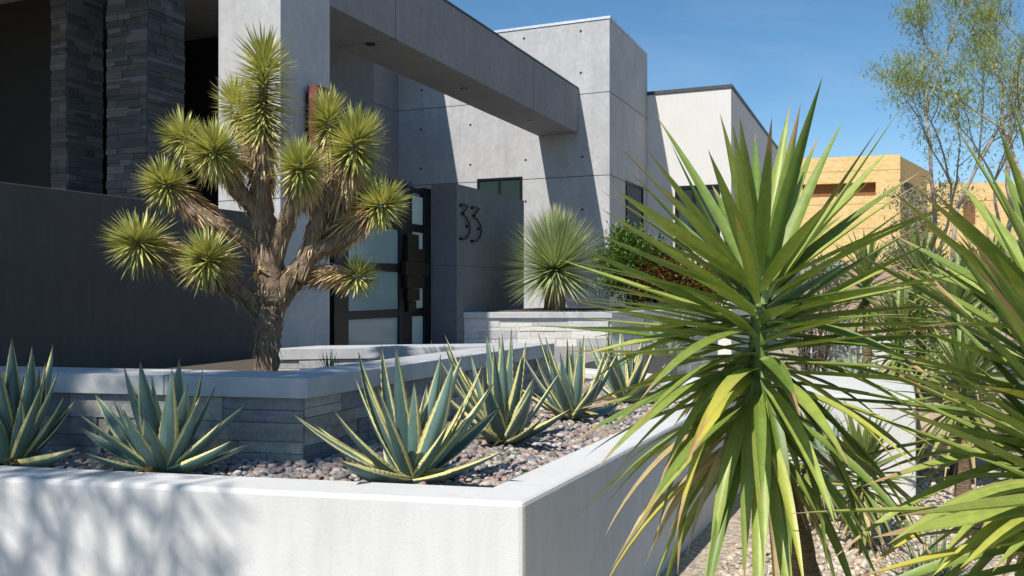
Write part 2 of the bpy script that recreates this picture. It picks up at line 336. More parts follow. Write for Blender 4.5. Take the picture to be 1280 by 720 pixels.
# tower
xt = onY(762, YT).x; zt = 7.52; YB = 21.5
tower = empty('concrete_tower', ((xt - 3), YT, 0), 'tall two storey cast concrete block with sunlit front at the end of the beam', 'building')
mb = MB(); mb.box(-14, xt, YT, YB, -.1, zt)
jz = [5.92, 4.1, 2.2]
for z in jz: mb.box(-10.8, xt + .003, YT - .003, YB, z, z + .014, m=1)
for px in (687, 595): 
    x = onY(px, YT).x
def hole(mb, x, y, z, nx, ny, r=.028):
    c = Vector((x, y, z)); n = Vector((nx, ny, 0)); mb.tube([c - n * .05, c + n * .004], r, 12, m=2)
for px, py in ((655, 48), (726, 39), (726, 91), (588, 156), (588, 206), (657, 200), (728, 196), (526, 162), (526, 211), (527, 113), (657, 252), (728, 262), (688, 300), (728, 320)):
    p = onY(px, YT, py); hole(mb, p.x, YT, p.z, 0, -1)
mb.build('wall', [M['concrete'], M['joint'], M['hole']], tower)
mb = MB(); mb.box(-10.7, xt + .02, YT - .02, YT + .2, zt + .003, zt + .06); mb.box(xt - .18, xt + .02, YT + .2, YB, zt + .003, zt + .06); mb.build('coping', M['coping'], tower)
def window(parent, p, q, axis, glassmat, framemat, fw=.06, mull=(), dep=.12):
    """p,q opposite corners on a wall facing -Y (axis 'y') or +X (axis 'x'); dark recess frame + pane, 2-3 cm proud of wall"""
    z0, z1 = min(p.z, q.z), max(p.z, q.z); f = MB(); g = MB()
    def bx(m_, a0, a1, zz0, zz1, o0, o1):
        if axis == 'y': m_.box(a0, a1, p.y - o1, p.y - o0, zz0, zz1)
        else: m_.box(p.x + o0, p.x + o1, a0, a1, zz0, zz1)
    a0, a1 = (min(p.x, q.x), max(p.x, q.x)) if axis == 'y' else (min(p.y, q.y), max(p.y, q.y))
    bx(f, a0, a1, z1 - fw, z1, -.04, .03); bx(f, a0, a1, z0, z0 + fw, -.04, .03)
    bx(f, a0, a0 + fw, z0 + fw, z1 - fw, -.04, .03); bx(f, a1 - fw, a1, z0 + fw, z1 - fw, -.04, .03)
    for t in mull:
        a = a0 + (a1 - a0) * t; bx(f, a - fw / 2, a + fw / 2, z0 + fw, z1 - fw, -.04, .028)
    wo = f.build('window', framemat, parent)
    bx(g, a0 + fw, a1 - fw, z0 + fw, z1 - fw, .003, .008); go = g.build('pane', glassmat, wo); fixsub(go)
    return wo
def fixsub(o):  # grandchild: the parent part already undoes the thing's offset
    o.matrix_parent_inverse = Matrix.Identity(4)
window(tower, onY(597, YT, 224), onY(653, YT, 275), 'y', M['winglass'], M['bronze'], .05, (.5,))
window(tower, onX(782, xt, 226), onX(803, xt, 320), 'x', M['winglass'], M['bronze'], .06)
# main block behind the gate, with its deep roof
blk = empty('rear_block', (-12.5, 17, .7), 'shaded grey concrete block rising behind the black gate under a deep roof', 'building')
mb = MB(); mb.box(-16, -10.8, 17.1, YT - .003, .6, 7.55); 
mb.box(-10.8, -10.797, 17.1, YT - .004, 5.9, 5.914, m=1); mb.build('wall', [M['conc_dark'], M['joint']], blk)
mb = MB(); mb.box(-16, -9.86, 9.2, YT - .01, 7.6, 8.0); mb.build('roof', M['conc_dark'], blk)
# main house with stacked stone columns
hs = empty('modern_house', (-9, 9, 0), house_label, 'building')
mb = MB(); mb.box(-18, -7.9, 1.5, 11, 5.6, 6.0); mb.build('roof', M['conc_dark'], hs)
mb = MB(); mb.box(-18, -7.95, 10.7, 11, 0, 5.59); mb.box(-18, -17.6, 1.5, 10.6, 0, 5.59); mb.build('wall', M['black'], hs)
mb = MB(); mb.box(-17.5, -9.9, 8.3, 8.34, .7, 5.58); mb.build('recess_shade', M['black'], hs)  # opaque sheet painting in the deep shade beside the stone columns
def ledge(mb, p0, p1, z0, z1, nrm, hmin=.05, hmax=.1, lmin=.12, lmax=.45, prot=.022, back=.06):
    """stacked stone along p0->p1; nrm = outward normal; individually cut stones"""
    p0 = Vector((p0[0], p0[1], 0)); p1 = Vector((p1[0], p1[1], 0)); L = (p1 - p0).length; u = (p1 - p0) / L; n = Vector((nrm[0], nrm[1], 0)).normalized()
    z = z0
    while z < z1 - .01:
        h = ru(hmin, hmax)
        if z1 - z - h < hmin * .7: h = z1 - z
        s = 0
        while s < L - .001:
            l = ru(lmin, lmax)
            if L - s - l < lmin * .7: l = L - s
            zs = [(z, z + h)] if rnd() > .25 or h < .06 else [(z, z + h * .5), (z + h * .5, z + h)]
            for (a, b) in zs:
                o = ru(0, prot); g = .0015; r = rnd(); t = ru(-.003, .003)
                q0 = p0 + u * (s + g); q1 = p0 + u * (s + l - g)
                c = [q0 - n * back, q0 + n * (o + t), q1 + n * (o - t), q1 - n * back]
                if u.cross(n).z > 0: c = c[::-1]
                mb.hexa([(v.x, v.y, a + g) for v in c] + [(v.x, v.y, b - g) for v in c], (r, 0, 0))
            s += l
        z += h
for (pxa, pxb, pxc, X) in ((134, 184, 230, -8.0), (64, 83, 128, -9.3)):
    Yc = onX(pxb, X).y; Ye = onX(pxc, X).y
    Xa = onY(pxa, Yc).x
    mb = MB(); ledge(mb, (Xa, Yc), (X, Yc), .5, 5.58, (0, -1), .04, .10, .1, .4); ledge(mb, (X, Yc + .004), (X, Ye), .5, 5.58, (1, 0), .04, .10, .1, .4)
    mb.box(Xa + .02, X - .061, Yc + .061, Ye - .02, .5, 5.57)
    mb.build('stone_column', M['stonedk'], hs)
# low dark court wall
w0 = -6.1
cw = MB(); cw.box(w0 - .25, w0, .5, 7.62, 0, 2.41); 
cwo = tag(cw.build('courtyard_wall', M['darkstucco'], bevel=.006), 'long smooth charcoal courtyard wall behind the Joshua tree', 'wall')

# gate wall with the number
Yg = 11.4; X33 = onY(571, Yg).x; Ye = onX(655, X33).y; z33 = 3.16
nw = empty('number_wall', ((XF + X33) / 2, Yg, .74), 'slate grey entry wall carrying the house number 33 right of the gate', 'wall')
mb = MB(); mb.box(XF + .002, X33, Yg, Ye, .3, z33); mb.box(XF, X33 + .003, Yg - .003, Ye - .01, 1.95, 1.958, m=1)
mb.build('wall', [M['gatewall'], M['joint']], nw, bevel=.004)
def num(points, ox):
    mb = MB(); pts = []
    for x, y in points:
        px = 550 + (x + ox) / 8; py = 230 + (y + ox * .21) / 8
        p = onX(px, X33 + .04, py); pts.append(p)
    # smooth polyline
    sm = []
    for i in range(len(pts) - 1):
        for t in (0, .25, .5, .75):
            p0 = pts[max(i - 1, 0)]; p1 = pts[i]; p2 = pts[i + 1]; p3 = pts[min(i + 2, len(pts) - 1)]
            sm.append(.5 * ((2 * p1) + (p2 - p0) * t + (2 * p0 - 5 * p1 + 4 * p2 - p3) * t * t + (3 * p1 - p0 - 3 * p2 + p3) * t ** 3))
    sm.append(pts[-1]); mb.tube(sm, .0135, 8)
    for x, y in (points[0], points[-1], (258, 420), (212, 292)):
        p = onX(550 + (x + ox) / 8, X33 + .03, 230 + (y + ox * .21) / 8); mb.tube([p - Vector((.035, 0, 0)), p + Vector((.02, 0, 0))], .022, 10)
    mb.box(0, 0, 0, 0, 0, 0) if False else None
    return mb.build('numeral_three', M['handle'], nw, smooth=True)
P3 = [(195, 210), (215, 203), (258, 218), (238, 250), (212, 292), (245, 335), (276, 400), (277, 460), (258, 515), (232, 545), (195, 545)]
num(P3, 22); num(P3, 134)

# gate
gt = empty('entry_gate', (XF, 10.2, .74), 'black metal framed pivot gate with frosted panes and stepped bronze handle', 'gate')
ya = onX(418, XF).y; yb = onX(434, XF).y; yc_ = onX(500, XF).y; yd = onX(505, XF).y; ye = onX(516, XF).y; yf = onX(531, XF).y; yg = Yg - .004
zr = [.72, 1.27, 1.90, 2.49, 3.05]; rw = .055
mb = MB(); mb.box(XF - .09, XF, ya, yb, .6, 3.14); mb.box(XF - .09, XF + .004, yf, yg, .6, 3.1); mb.box(XF - .09, XF, yb + .002, yc_ - .03, 3.05, 3.14)
mb.box(XF - .09, XF, yc_ - .03 + .002, ye, 3.06, 3.14); mb.box(XF - .085, XF - .004, ye, yf, 3.0, 3.07)
mb.build('frame', M['bronze'], gt, bevel=.004)
leaf_ = MB(); leaf_.box(XF - .07, XF - .01, yc_, yd - .006, .66, 3.04)
leaf_.box(XF - .07, XF - .01, yb + .004, yb + .05, .66, 3.04)
for z in zr[:4]: leaf_.box(XF - .065, XF - .015, yb + .052, yc_ - .002, z - rw, z + rw)
leaf_.box(XF - .065, XF - .015, yb + .052, yc_ - .002, 2.96, 3.04)
gl = leaf_.build('gate_leaf', M['bronze'], gt, bevel=.003)
zz = zr[:4] + [3.01]
for i in range(4):
    mb = MB(); mb.box(XF - .045, XF - .035, yb + .054, yc_ - .004, zz[i] + rw + .003, zz[i + 1] - rw - .003); fixsub(mb.build('pane', M['gateglass'], gl))
side_ = MB(); side_.box(XF - .07, XF - .01, yd, ye, .66, 3.04)
for z in zr[:4]: side_.box(XF - .065, XF - .015, ye + .002, yf - .002, z - rw, z + rw)
gs = side_.build('sidelight', M['bronze'], gt, bevel=.003)
for i in range(4):
    mb = MB(); mb.box(XF - .045, XF - .035, ye + .003, yf - .003, zz[i] + rw + .003, zz[i + 1] - rw - .003); fixsub(mb.build('pane', M['frost'], gs))
mb = MB()
for (pa, pb, ya_, yb_, o) in ((506, 519.5, 293, 311, .05), (505, 525.5, 311, 327.5, .065), (501, 531, 327.5, 345, .08), (504, 525.5, 345, 360.5, .065), (506, 520.5, 360.5, 376, .05), (508, 517.5, 376, 390, .035)):
    p = onX(pa, XF, ya_); q = onX(pb, XF, yb_); m_ = onX((pa + pb) / 2, XF, ya_); n_ = onX((pa + pb) / 2, XF, yb_)
    mb.box(XF + .006, XF + .006 + o, p.y, q.y, n_.z + .002, m_.z - .002)
mb.build('pull_handle', M['handle'], gt, bevel=.004)
# pale courtyard wall behind the gate, seen through the glass
mb = MB(); mb.box(-10.3, -10.1, 8.9, 16.5, .75, 2.6); tag(mb.build('inner_court_wall', M['whitehouse']), 'pale low wall glimpsed through the panes of the black gate', 'wall')

# white building
YW = YB + .003; xw = onY(914, YW).x; zw = 6.52
wb = empty('white_building', (xw - 2, YW, 0), 'flat roofed white stucco building behind the big yucca with a dark window', 'building')
ywe = onX(997, xw).y
mb = MB(); mb.box(xw - 7, xw, YW, ywe, -.1, zw); mb.build('wall', M['whitehouse'], wb)
mb = MB(); mb.box(xw - 7, xw + .03, YW - .03, YW + .15, zw + .003, zw + .09); mb.box(xw - .15, xw + .03, YW + .15, ywe, zw + .003, zw + .09); mb.build('coping', M['darkcoping'], wb)
window(wb, onY(844, YW, 233), onY(900, YW, 312), 'y', M['winglass'], M['bronze'], .09, (.42,))
for a, b in ((948, 961),): window(wb, onX(a, xw, 214), onX(b, xw, 300), 'x', M['winglass'], M['bronze'], .1)

# OSB house under construction
A = at(960, 206, 47.4); B = at(1124, 193, 45.4); Cc = at(1167, 221, 52.5)
zo = 8.63; A.z = B.z = Cc.z = zo
osb = empty('unfinished_house', (B.x, B.y, 0), 'two storey house under construction sheathed in tan strand board', 'building')
A2 = B + (A - B) * 2.2; bk = Cc + (A2 - B)
mb = MB(); mb.prism([(A2.x, A2.y), (B.x, B.y), (Cc.x, Cc.y), (bk.x, bk.y)], -.1, zo)
def strip(mb, P, Q, s0, s1, z0, z1, off, m):       # thin panel on wall P->Q (outward = right-hand normal)
    u = (Q - P).normalized(); n = Vector((u.y, -u.x, 0)); L = (Q - P).length
    a = P + u * s0; b = P + u * s1
    mb.hexa([(*(a + n * off).xy, z0), (*(b + n * off).xy, z0), (*b.xy, z0), (*a.xy, z0), (*(a + n * off).xy, z1), (*(b + n * off).xy, z1), (*b.xy, z1), (*a.xy, z1)], m=m)
zl = lambda py, d: CH + (HY - py) / FPX * d
for z in (zl(212, 45), zl(250, 45), zl(285, 45)): strip(mb, A2, B, 0, (B - A2).length, z, z + .03, .008, 1)
u = (B - A2).normalized(); L = (B - A2).length
for k_ in range(8): strip(mb, A2, B, L - 1.9 - k_ * 2.44, L - 1.88 - k_ * 2.44, 0, zo - .03, .01, 1)
mb.build('wall', [M['osb'], M['osbseam']], osb)
def recess(P, Q, pxa, pxb, pya, pyb, nm, mat, dd):
    # flat panel whose deeper tone paints in the shade of an opening
    u = (Q - P).normalized(); n = Vector((u.y, -u.x, 0))
    def s_of(px):
        r = FW + RT * ((px - 640) / FPX); # intersect ray with wall line
        det = r.x * (-u.y) + u.x * r.y; d = (P.x * (-u.y) + u.x * P.y) / det
        return (r * d - Vector((P.x, P.y, 0))).dot(u), d
    s0, d0 = s_of(pxa); s1, d1 = s_of(pxb); z1 = zl(pya, (d0 + d1) / 2); z0 = zl(pyb, (d0 + d1) / 2)
    m_ = MB(); strip(m_, P, Q, s0, s1, z0, z1, .03, 0); o = m_.build(nm, mat, osb)
    return o
A0_ = Vector((A2.x, A2.y, 0)); B0_ = Vector((B.x, B.y, 0)); C0_ = Vector((Cc.x, Cc.y, 0))
M['osbshade'] = plain('shaded_board', (.22, .10, .04), .9)  # red-brown tone stands in for shaded strand board inside the openings
def s_at(P, Q, px):
    u = (Q - P).normalized(); r = FW + RT * ((px - 640) / FPX); det = r.x * (-u.y) + u.x * r.y; d = (P.x * (-u.y) + u.x * P.y) / det
    return (r * d - P).dot(u)
sa, sb = s_at(A0_, B0_, 1003), s_at(A0_, B0_, 1094); za, zb_ = zl(245, 45.5), zl(228, 45.5); Lf_ = (B0_ - A0_).length
mb = MB()
for (a, b, c_, e_) in ((0, Lf_, 0, za), (0, Lf_, zb_, zo), (0, sa, za, zb_), (sb, Lf_, za, zb_)): strip(mb, A0_, B0_, a, b, c_, e_, .45, 0)
for z in (zl(212, 45), zl(254, 45), zl(285, 45)): 
    strip(mb, A0_, B0_, 0, Lf_, z, z + .03, .456, 1)
mb.build('front_wall', [M['osb'], M['osbseam']], osb)
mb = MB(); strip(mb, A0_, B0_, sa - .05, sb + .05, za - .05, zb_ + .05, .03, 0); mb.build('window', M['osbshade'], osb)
recess(B0_, C0_, 1130, 1141, 229, 239, 'window', M['black'], 0)
D0 = at(1158, 227, 51); D1 = at(1420, 227, 49); D0.z = D1.z = 0
zs = zl(227, 50)
n_ = Vector(((D1 - D0).normalized().y, -(D1 - D0).normalized().x, 0))
mb = MB(); E1 = D1 - n_ * 9; E0 = D0 - n_ * 9; mb.prism([D0.xy, D1.xy, E1.xy, E0.xy], -.1, zs)
for z in (zl(250, 50),): strip(mb, D0, D1, 0, (D1 - D0).length, z, z + .04, .012, 1)
mb.build('low_wing', [M['osb'], M['osbseam']], osb)
for (a, b, c, d_) in ((1204, 1219, 245, 280), (1125, 1141, 284, 291)):
    P, Q = (D0, D1) if a > 1160 else (A0_, B0_)
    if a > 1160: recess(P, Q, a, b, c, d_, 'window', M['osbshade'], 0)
# pink block wall
p0 = at(975, 323, 30); p1 = at(1330, 323, 27); p0.z = p1.z = 0; n_ = Vector((0, .25, 0)); zbw = zl(325, 29)
mb = MB(); mb.prism([p0.xy, p1.xy, (p1 + n_).xy, (p0 + n_).xy], -.1, zbw); bwo = tag(mb.build('block_wall', M['block']), 'pinkish concrete block boundary wall in front of the unfinished house', 'wall')

# ------------------------------------------------------------------ planters
def P2(v): return (v.x, v.y)
# white planter
WO = [Vector((-8.2, 1.49)), Vector((-1.24, 3.0)), Vector((-1.0, 7.7))]    # outer line
WI = [Vector((-8.45, 1.68)), Vector((-1.462, 3.195)), Vector((-1.225, 7.45))]
wp = empty('white_planter', (-1.3, 3.1, 0), 'white stucco raised planter wall in the foreground full of agaves', 'planter')
mb = MB(); mb.prism([WO[0][:], WO[1][:], WO[2][:], (-2.9, 8.45), (-2.95, 8.2), WI[2][:], WI[1][:], WI[0][:]], -.1, .80)
mb.build('planter_wall', M['white'], wp, bevel=.018)
mb = MB(); mb.prism([(-8.4, 1.75), (-1.47, 3.21), (-1.24, 7.4), (-2.9, 8.15), (-2.56, 6.6), (-2.7, 3.66), (-8.0, 2.5)], 0, .735)
mb.build('planter_bed', M['soil'], wp)
# stone planter under the Joshua tree
C = Vector((-2.63, 3.55)); ud = Vector((-.976, -.217)); vd = Vector((.045, 1)).normalized()
ri = Vector((ud.y, -ud.x)) ; nf = Vector((.217, -.976))
def L2(a, b): return (C + ud * a + vd * b)
Lp = 5.2; Bp = 3.15; cwid = .34
sp = empty('joshua_tree_planter', (C.x, C.y, .7), 'raised stone faced planter with grey concrete cap below the Joshua tree', 'planter')
mb = MB()
mb.prism([L2(Lp, 0)[:], L2(0, 0)[:], L2(0, Bp)[:], L2(cwid, Bp)[:], L2(cwid, cwid)[:], L2(Lp, cwid)[:]], 1.056, 1.158)
for s_ in (.78, 2.0, 3.3): # joints in the cap
    q = L2(s_, 0); mb.prism([(q + ud * .006 + nf * .002)[:], (q + nf * .002)[:], (q - nf * .34)[:], (q + ud * .006 - nf * .34)[:]], 1.054, 1.16, m=1)
mb.build('cap', [M['cap'], M['joint']], sp, bevel=.006)
i_ = .045
mb = MB(); a = L2(Lp, i_ + .0); b = L2(i_, i_); c_ = L2(i_, Bp - .03)
ledge(mb, a, b, .70, 1.052, nf, .055, .1, .14, .5, .02); ledge(mb, b, c_, .70, 1.052, (vd.y, -vd.x), .055, .1, .14, .5, .02)
mb.prism([L2(Lp, .10)[:], L2(.10, .10)[:], L2(.10, Bp - .05)[:], L2(.28, Bp - .05)[:], L2(.28, .28)[:], L2(Lp, .28)[:]], .5, 1.05, (.4, 0, 0))
mb.build('stone_facing', M['stone'], sp)
# ledge in front of the gate
q0 = atz(352, 436, 1.09); q1 = atz(640, 432, 1.09); e = Vector((.1, .5))
lg = empty('entry_ledge', (q0.x, q0.y, .7), 'low ledge of pale stone with grey cap in front of the gate', 'ledge')
q0 = q0 - RT * .08
mb = MB(); mb.prism([q0.xy[:], q1.xy[:], (q1.xy + e)[:], (q0.xy + e)[:]], .99, 1.09); mb.build('cap', M['cap'], lg, bevel=.006)
q0b = q0.xy + e * .08; q1b = q1.xy + e * .08; dn = (q1b - q0b).normalized()
mb = MB(); ledge(mb, q0b, q1b, .6, .985, (dn.y, -dn.x), .05, .09); mb.prism([(q0b + e * .15)[:], (q1b + e * .15)[:], (q1b + e * .7)[:], (q0b + e * .7)[:]], .5, .98); mb.build('stone_facing', M['stonelt'], lg)
# far stone planter
zc = 1.26; f0 = onX(579, X33 + .004); f0.z = 0; f1 = at(765, 362, 13.0); f1.z = 0; f2 = at(900, 362, 15.8); f2.z = 0; f3 = at(800, 362, 17); f3.z = 0; f4 = Vector((X33 + .004, 14.9, 0))
fp = empty('far_stone_planter', (f1.x, f1.y, 0), 'pale stacked stone planter beside the number wall holding a round yucca', 'planter')
mb = MB(); ins = [f0, f1, f2, f3, f4]
poly = [p.xy[:] for p in ins]
mb.prism(poly, zc - .09, zc); mb.build('cap', M['cap'], fp, bevel=.006)
def inset(a, b, k): 
    u = (b - a).normalized(); n = Vector((u.y, -u.x, 0)); return a - n * k, b - n * k, n
mb = MB()
a, b, n_ = inset(f0, f1, .05); ledge(mb, a, b - (f1 - f0).normalized() * .05, .1, zc - .093, n_, .06, .12, .2, .6, .02)
a, b, n_ = inset(f1, f2, .05); ledge(mb, a + (f2 - f1).normalized() * .05, b, .1, zc - .093, n_, .06, .12, .2, .6, .02)
cen = (f0 + f1 + f2 + f3 + f4) / 5
mb.prism([(p + (cen - p).normalized() * .17).xy[:] for p in ins], .05, zc - .1); mb.build('stone_facing', M['stonelt'], fp)
mb = MB(); mb.prism([(p + (cen - p).normalized() * .35).xy[:] for p in ins], zc + .001, zc + .02); mb.build('planter_bed', M['soil'], fp)
# further white walls
def whitebox(name, label, pts, z1):
    mb = MB(); mb.prism(pts, -.1, z1); return tag(mb.build(name, M['white'], bevel=.015), label, 'wall')
g_ = lambda px, d: at(px, 362, d).xy[:]
whitebox('low_white_wall', 'low white stucco wall with a broad top behind the foreground yucca', [g_(985, 6.7), g_(1145, 6.4), g_(1140, 8.1), g_(960, 8.4)], .8)
whitebox('far_white_wall', 'small white wall block further back beyond the broad topped one', [g_(1003, 10.9), g_(1138, 10.4), g_(1125, 13), g_(1000, 13)], .93)
# ------------------------------------------------------------------ pebbles
import numpy as np
def ico(sub):
    b = bmesh.new(); bmesh.ops.create_icosphere(b, subdivisions=sub, radius=1); vs = np.array([v.co[:] for v in b.verts]); fs = [[v.index for v in f.verts] for f in b.faces]; b.free(); return vs, np.array(fs)
IV, IF = ico(2)
rng = np.random.default_rng(3)
def pebbles(name, inside, bbox, z, n, rmin, rmax, mat, flat=.6, parent=None, zf=None):
    V = []; F = []; A_ = []; o = 0; c = 0; tries = 0
    while c < n and tries < n * 30:
        tries += 1
        x = rng.uniform(bbox[0], bbox[1]); y = rng.uniform(bbox[2], bbox[3])
        if not inside(x, y): continue
        r = rmin + (rmax - rmin) * rng.random() ** 1.6
        v = IV * np.array([r * rng.uniform(.8, 1.4), r * rng.uniform(.75, 1.1), r * flat * rng.uniform(.8, 1.2)])
        v *= (1 + .12 * np.sin(IV[:, [1]] * 3 + rng.uniform(0, 6)) * np.cos(IV[:, [0]] * 2.5 + rng.uniform(0, 6)))
        a = rng.uniform(0, 6.28); ca, sa = math.cos(a), math.sin(a); t = rng.uniform(-.4, .4)
        v = np.stack([v[:, 0] * ca - v[:, 1] * sa, v[:, 0] * sa + v[:, 1] * ca, v[:, 2] + v[:, 0] * t], 1)
        v += np.array([x, y, z + rng.uniform(-.2, .9) * r * .6])
        V.append(v); F.append(IF + o); o += len(v); A_.append(np.full(len(v), rng.random())); c += 1
    V = np.concatenate(V); F = np.concatenate(F); A_ = np.concatenate(A_)
    me = bpy.data.meshes.new(name); me.vertices.add(len(V)); me.vertices.foreach_set("co", V.ravel().astype(np.float32))
    me.loops.add(F.size); me.loops.foreach_set("vertex_index", F.ravel().astype(np.int32))
    me.polygons.add(len(F)); me.polygons.foreach_set("loop_start", (np.arange(len(F)) * 3).astype(np.int32))
    me.update(calc_edges=True); me.polygons.foreach_set("use_smooth", np.ones(len(F), bool))
    ca_ = me.color_attributes.new("P", 'FLOAT_COLOR', 'POINT'); cc = np.zeros((len(V), 4), np.float32); cc[:, 0] = A_; cc[:, 3] = 1; ca_.data.foreach_set("color", cc.ravel())
    me.materials.append(mat); ob = bpy.data.objects.new(name, me); scene.collection.objects.link(ob); return ob
def inpoly(poly):
    def f(x, y):
        r = False; j = len(poly) - 1
        for i in range(len(poly)):
            xi, yi = poly[i]; xj, yj = poly[j]
            if (yi > y) != (yj > y) and x < (xj - xi) * (y - yi) / (yj - yi) + xi: r = not r
            j = i
        return r
    return f
ip = inpoly([(-5.2, 2.42), (-1.49, 3.24), (-1.26, 7.4), (-2.5, 8), (-2.5, 6.6), (-2.60, 3.50), (-5.2, 2.95)])
tag(pebbles('river_pebbles', ip, (-5.2, -1.2, 2.4, 8), .742, 10500, .008, .025, M['pebble']), 'rounded pink and grey river pebbles covering the white planter bed', 'pebbles', kind='stuff')
ip2 = inpoly([(-.95, 3.2), (1.0, 3.2), (1.3, 9), (-.7, 8)])
tag(pebbles('tan_chippings', ip2, (-1, 1.4, 3.2, 9), .004, 7000, .010, .026, M['chip'], .7), 'small tan gravel chippings on the ground below the big yucca', 'gravel', kind='stuff')

# ------------------------------------------------------------------ leaves
def leaf(mb, base, tip, width, bow, r, cross=4, seg=8, fold=.25, taper0=.55, wide=.35, thick=0, teeth=0, twist=0, radial=None, bowdir=None, kink=None):
    """one blade from base to tip. bow>0 arches it upward (quadratic). fold = channel depth / half width"""
    base = Vector(base); tip = Vector(tip); ch = tip - base; L = ch.length
    if radial is None: radial = Vector((ch.x, ch.y, 0))
    if radial.length < 1e-4: radial = Vector((1, 0, 0))
    radial = radial.normalized(); t0 = ch.normalized()
    nrm = (Vector((0, 0, 1)) - radial * .001); nrm = nrm - t0 * nrm.dot(t0)
    if nrm.length < .2: nrm = -radial - t0 * (-radial).dot(t0)
    nrm.normalize()
    if t0.z > .2 and nrm.dot(radial) > 0: nrm = -nrm
    side0 = t0.cross(nrm).normalized()
    mid = base + ch * .5 + nrm * (bow * L) * 1.0
    if bowdir is not None: mid = base + ch * .5 + Vector(bowdir) * L
    if twist:
        q = Matrix.Rotation(twist, 3, t0)
    rows = []
    us = [i / cross * 2 - 1 for i in range(cross + 1)]
    for i in range(seg + 1):
        t = i / seg
        p = base * (1 - t) ** 2 + mid * 2 * t * (1 - t) + tip * t * t
        tan = ((mid - base) * (1 - t) + (tip - mid) * t).normalized()
        n = nrm - tan * nrm.dot(tan)
        n = n.normalized() if n.length > 1e-4 else nrm
        s = tan.cross(n).normalized()
        if twist: s = (Matrix.Rotation(twist * (.35 + .65 * t), 3, tan) @ s); n = s.cross(tan).normalized()
        if t < wide: wv = taper0 + (1 - taper0) * math.sin(t / wide * math.pi / 2)
        else: wv = max(0.0, 1 - ((t - wide) / (1 - wide)) ** 1.45)
        wv = wv * width / 2
        if t > .999: wv = width * .008
        row = []
        for j, u in enumerate(us):
            w_ = wv
            if teeth and abs(u) > .99 and 0 < i < seg: w_ = wv * (1 + (teeth if i % 2 else -teeth * .3)) 
            off = fold * wv * (u * u) - fold * wv * .5
            row.append(mb.vert(p + s * (u * w_) + n * off, (r, t, abs(u))))
        if thick:
            for j in range(cross - 1, 0, -1):
                u = us[j]; th = thick * (1 - u * u) * (1 - t ** 2 * .85)
                row.append(mb.vert(p + s * (u * wv) + n * (fold * wv * (u * u) - fold * wv * .5 - th), (r, t, abs(u) * .8)))
        rows.append(row)
    m = len(rows[0])
    for i in range(seg):
        rng_ = range(m) if thick else range(m - 1)
        for j in rng_:
            k2 = (j + 1) % m
            mb.face([rows[i][j], rows[i][k2], rows[i + 1][k2], rows[i + 1][j]])
def rot_dir(az, el): return Vector((math.cos(az) * math.cos(el), math.sin(az) * math.cos(el), math.sin(el)))

# ---- agaves
def agave(name_label, bpx, bpy_, tips, extra=8, Lk=None, mat='agave', group='blue green agaves with yellow edged leaves', width=.083, z=.745, h=None, d=None, seg=16):
    b = atz(bpx, bpy_, z) if d is None else at(bpx, bpy_, d)
    dep = b.dot(FW)
    o = empty('agave', b, name_label, 'agave', group)
    mb = MB(); core = b + Vector((0, 0, .02))
    for (tx, ty) in tips:
        t2 = at(tx, ty, dep); L2d = (t2 - core).length
        Lw = max(L2d * 1.02, ru(.5, .62) if Lk is None else Lk * ru(.85, 1.05))
        dd = math.sqrt(max(0, Lw * Lw - L2d * L2d)) * random.choice((-1, -.6, .6, 1)) * .75
        t3 = at(tx, ty, dep + dd)
        bb = core + Vector((t3.x - core.x, t3.y - core.y, 0)) * .06
        leaf(mb, bb, t3, width * ru(.9, 1.15) * min(1, .6 + Lw), -.07 * ru(.3, 1.6), rnd(), 6, seg * 2, .5, .8, .40, .012, .05, ru(-1.0, 1.0))
    for i in range(extra + 4):
        az = ru(0, 6.28); el = R_(ru(30, 82)); L = (Lk or .52) * ru(.75, 1.0); t3 = core + rot_dir(az, el) * L
        if t3.dot(RT) < 0 and False: continue
        leaf(mb, core + rot_dir(az, 0) * .03, t3, width * ru(.8, 1.05), -.08, rnd(), 6, seg * 2, .5, .8, .40, .012, .05, ru(-1.0, 1.0))
    mb.build('leaves', M[mat], o, smooth=True)
    if mat == 'agave':
        m5 = MB()
        for i in range(5):
            az = ru(0, 6.28); t3 = core + rot_dir(az, R_(ru(2, 12))) * ru(.16, .27); leaf(m5, core, t3, ru(.02, .04), .12, rnd(), 4, 8, 1.2, .8, .4, 0, 0, ru(-1.5, 1.5))
        m5.build('dry_leaves', M['yuccaold'], o, smooth=True)
    m2 = MB(); m2.tube([b + Vector((0, 0, -.06)), b + Vector((0, 0, .03)), b + Vector((0, 0, .09))], [.045, .05, .02], 10); m2.build('core', M[mat], o, smooth=True)
    return o
agave('leftmost agave cut by the picture edge, mostly in shade', 18, 582, [(15, 422), (-6, 440), (2, 470), (40, 433), (66, 431), (73, 464), (84, 504), (-30, 500), (52, 480), (30, 470), (95, 560)], 6)
agave('agave in front of the stone planter on the left with dark leaves', 205, 594, [(155, 458), (175, 451), (215, 460), (224, 447), (253, 462), (269, 484), (309, 504), (313, 555), (289, 551), (118, 491), (100, 518), (98, 533), (149, 507), (104, 565), (235, 480), (190, 470)], 4)
agave('largest agave, in the corner of the white planter nearest the camera', 515, 604, [(418, 513), (448, 440), (495, 431), (551, 443), (578, 443), (472, 481), (614, 481), (626, 508), (632, 562), (421, 574), (479, 560), (567, 450), (518, 477), (600, 575), (455, 470), (540, 500), (560, 530)], 4, .62)
agave('agave between the largest one and the stone planter arm', 632, 556, [(556, 418), (608, 414), (639, 411), (624, 421), (650, 450), (657, 427), (653, 440), (700, 465), (713, 511), (576, 515), (590, 450), (680, 520), (563, 440), (668, 470)], 5, .66)
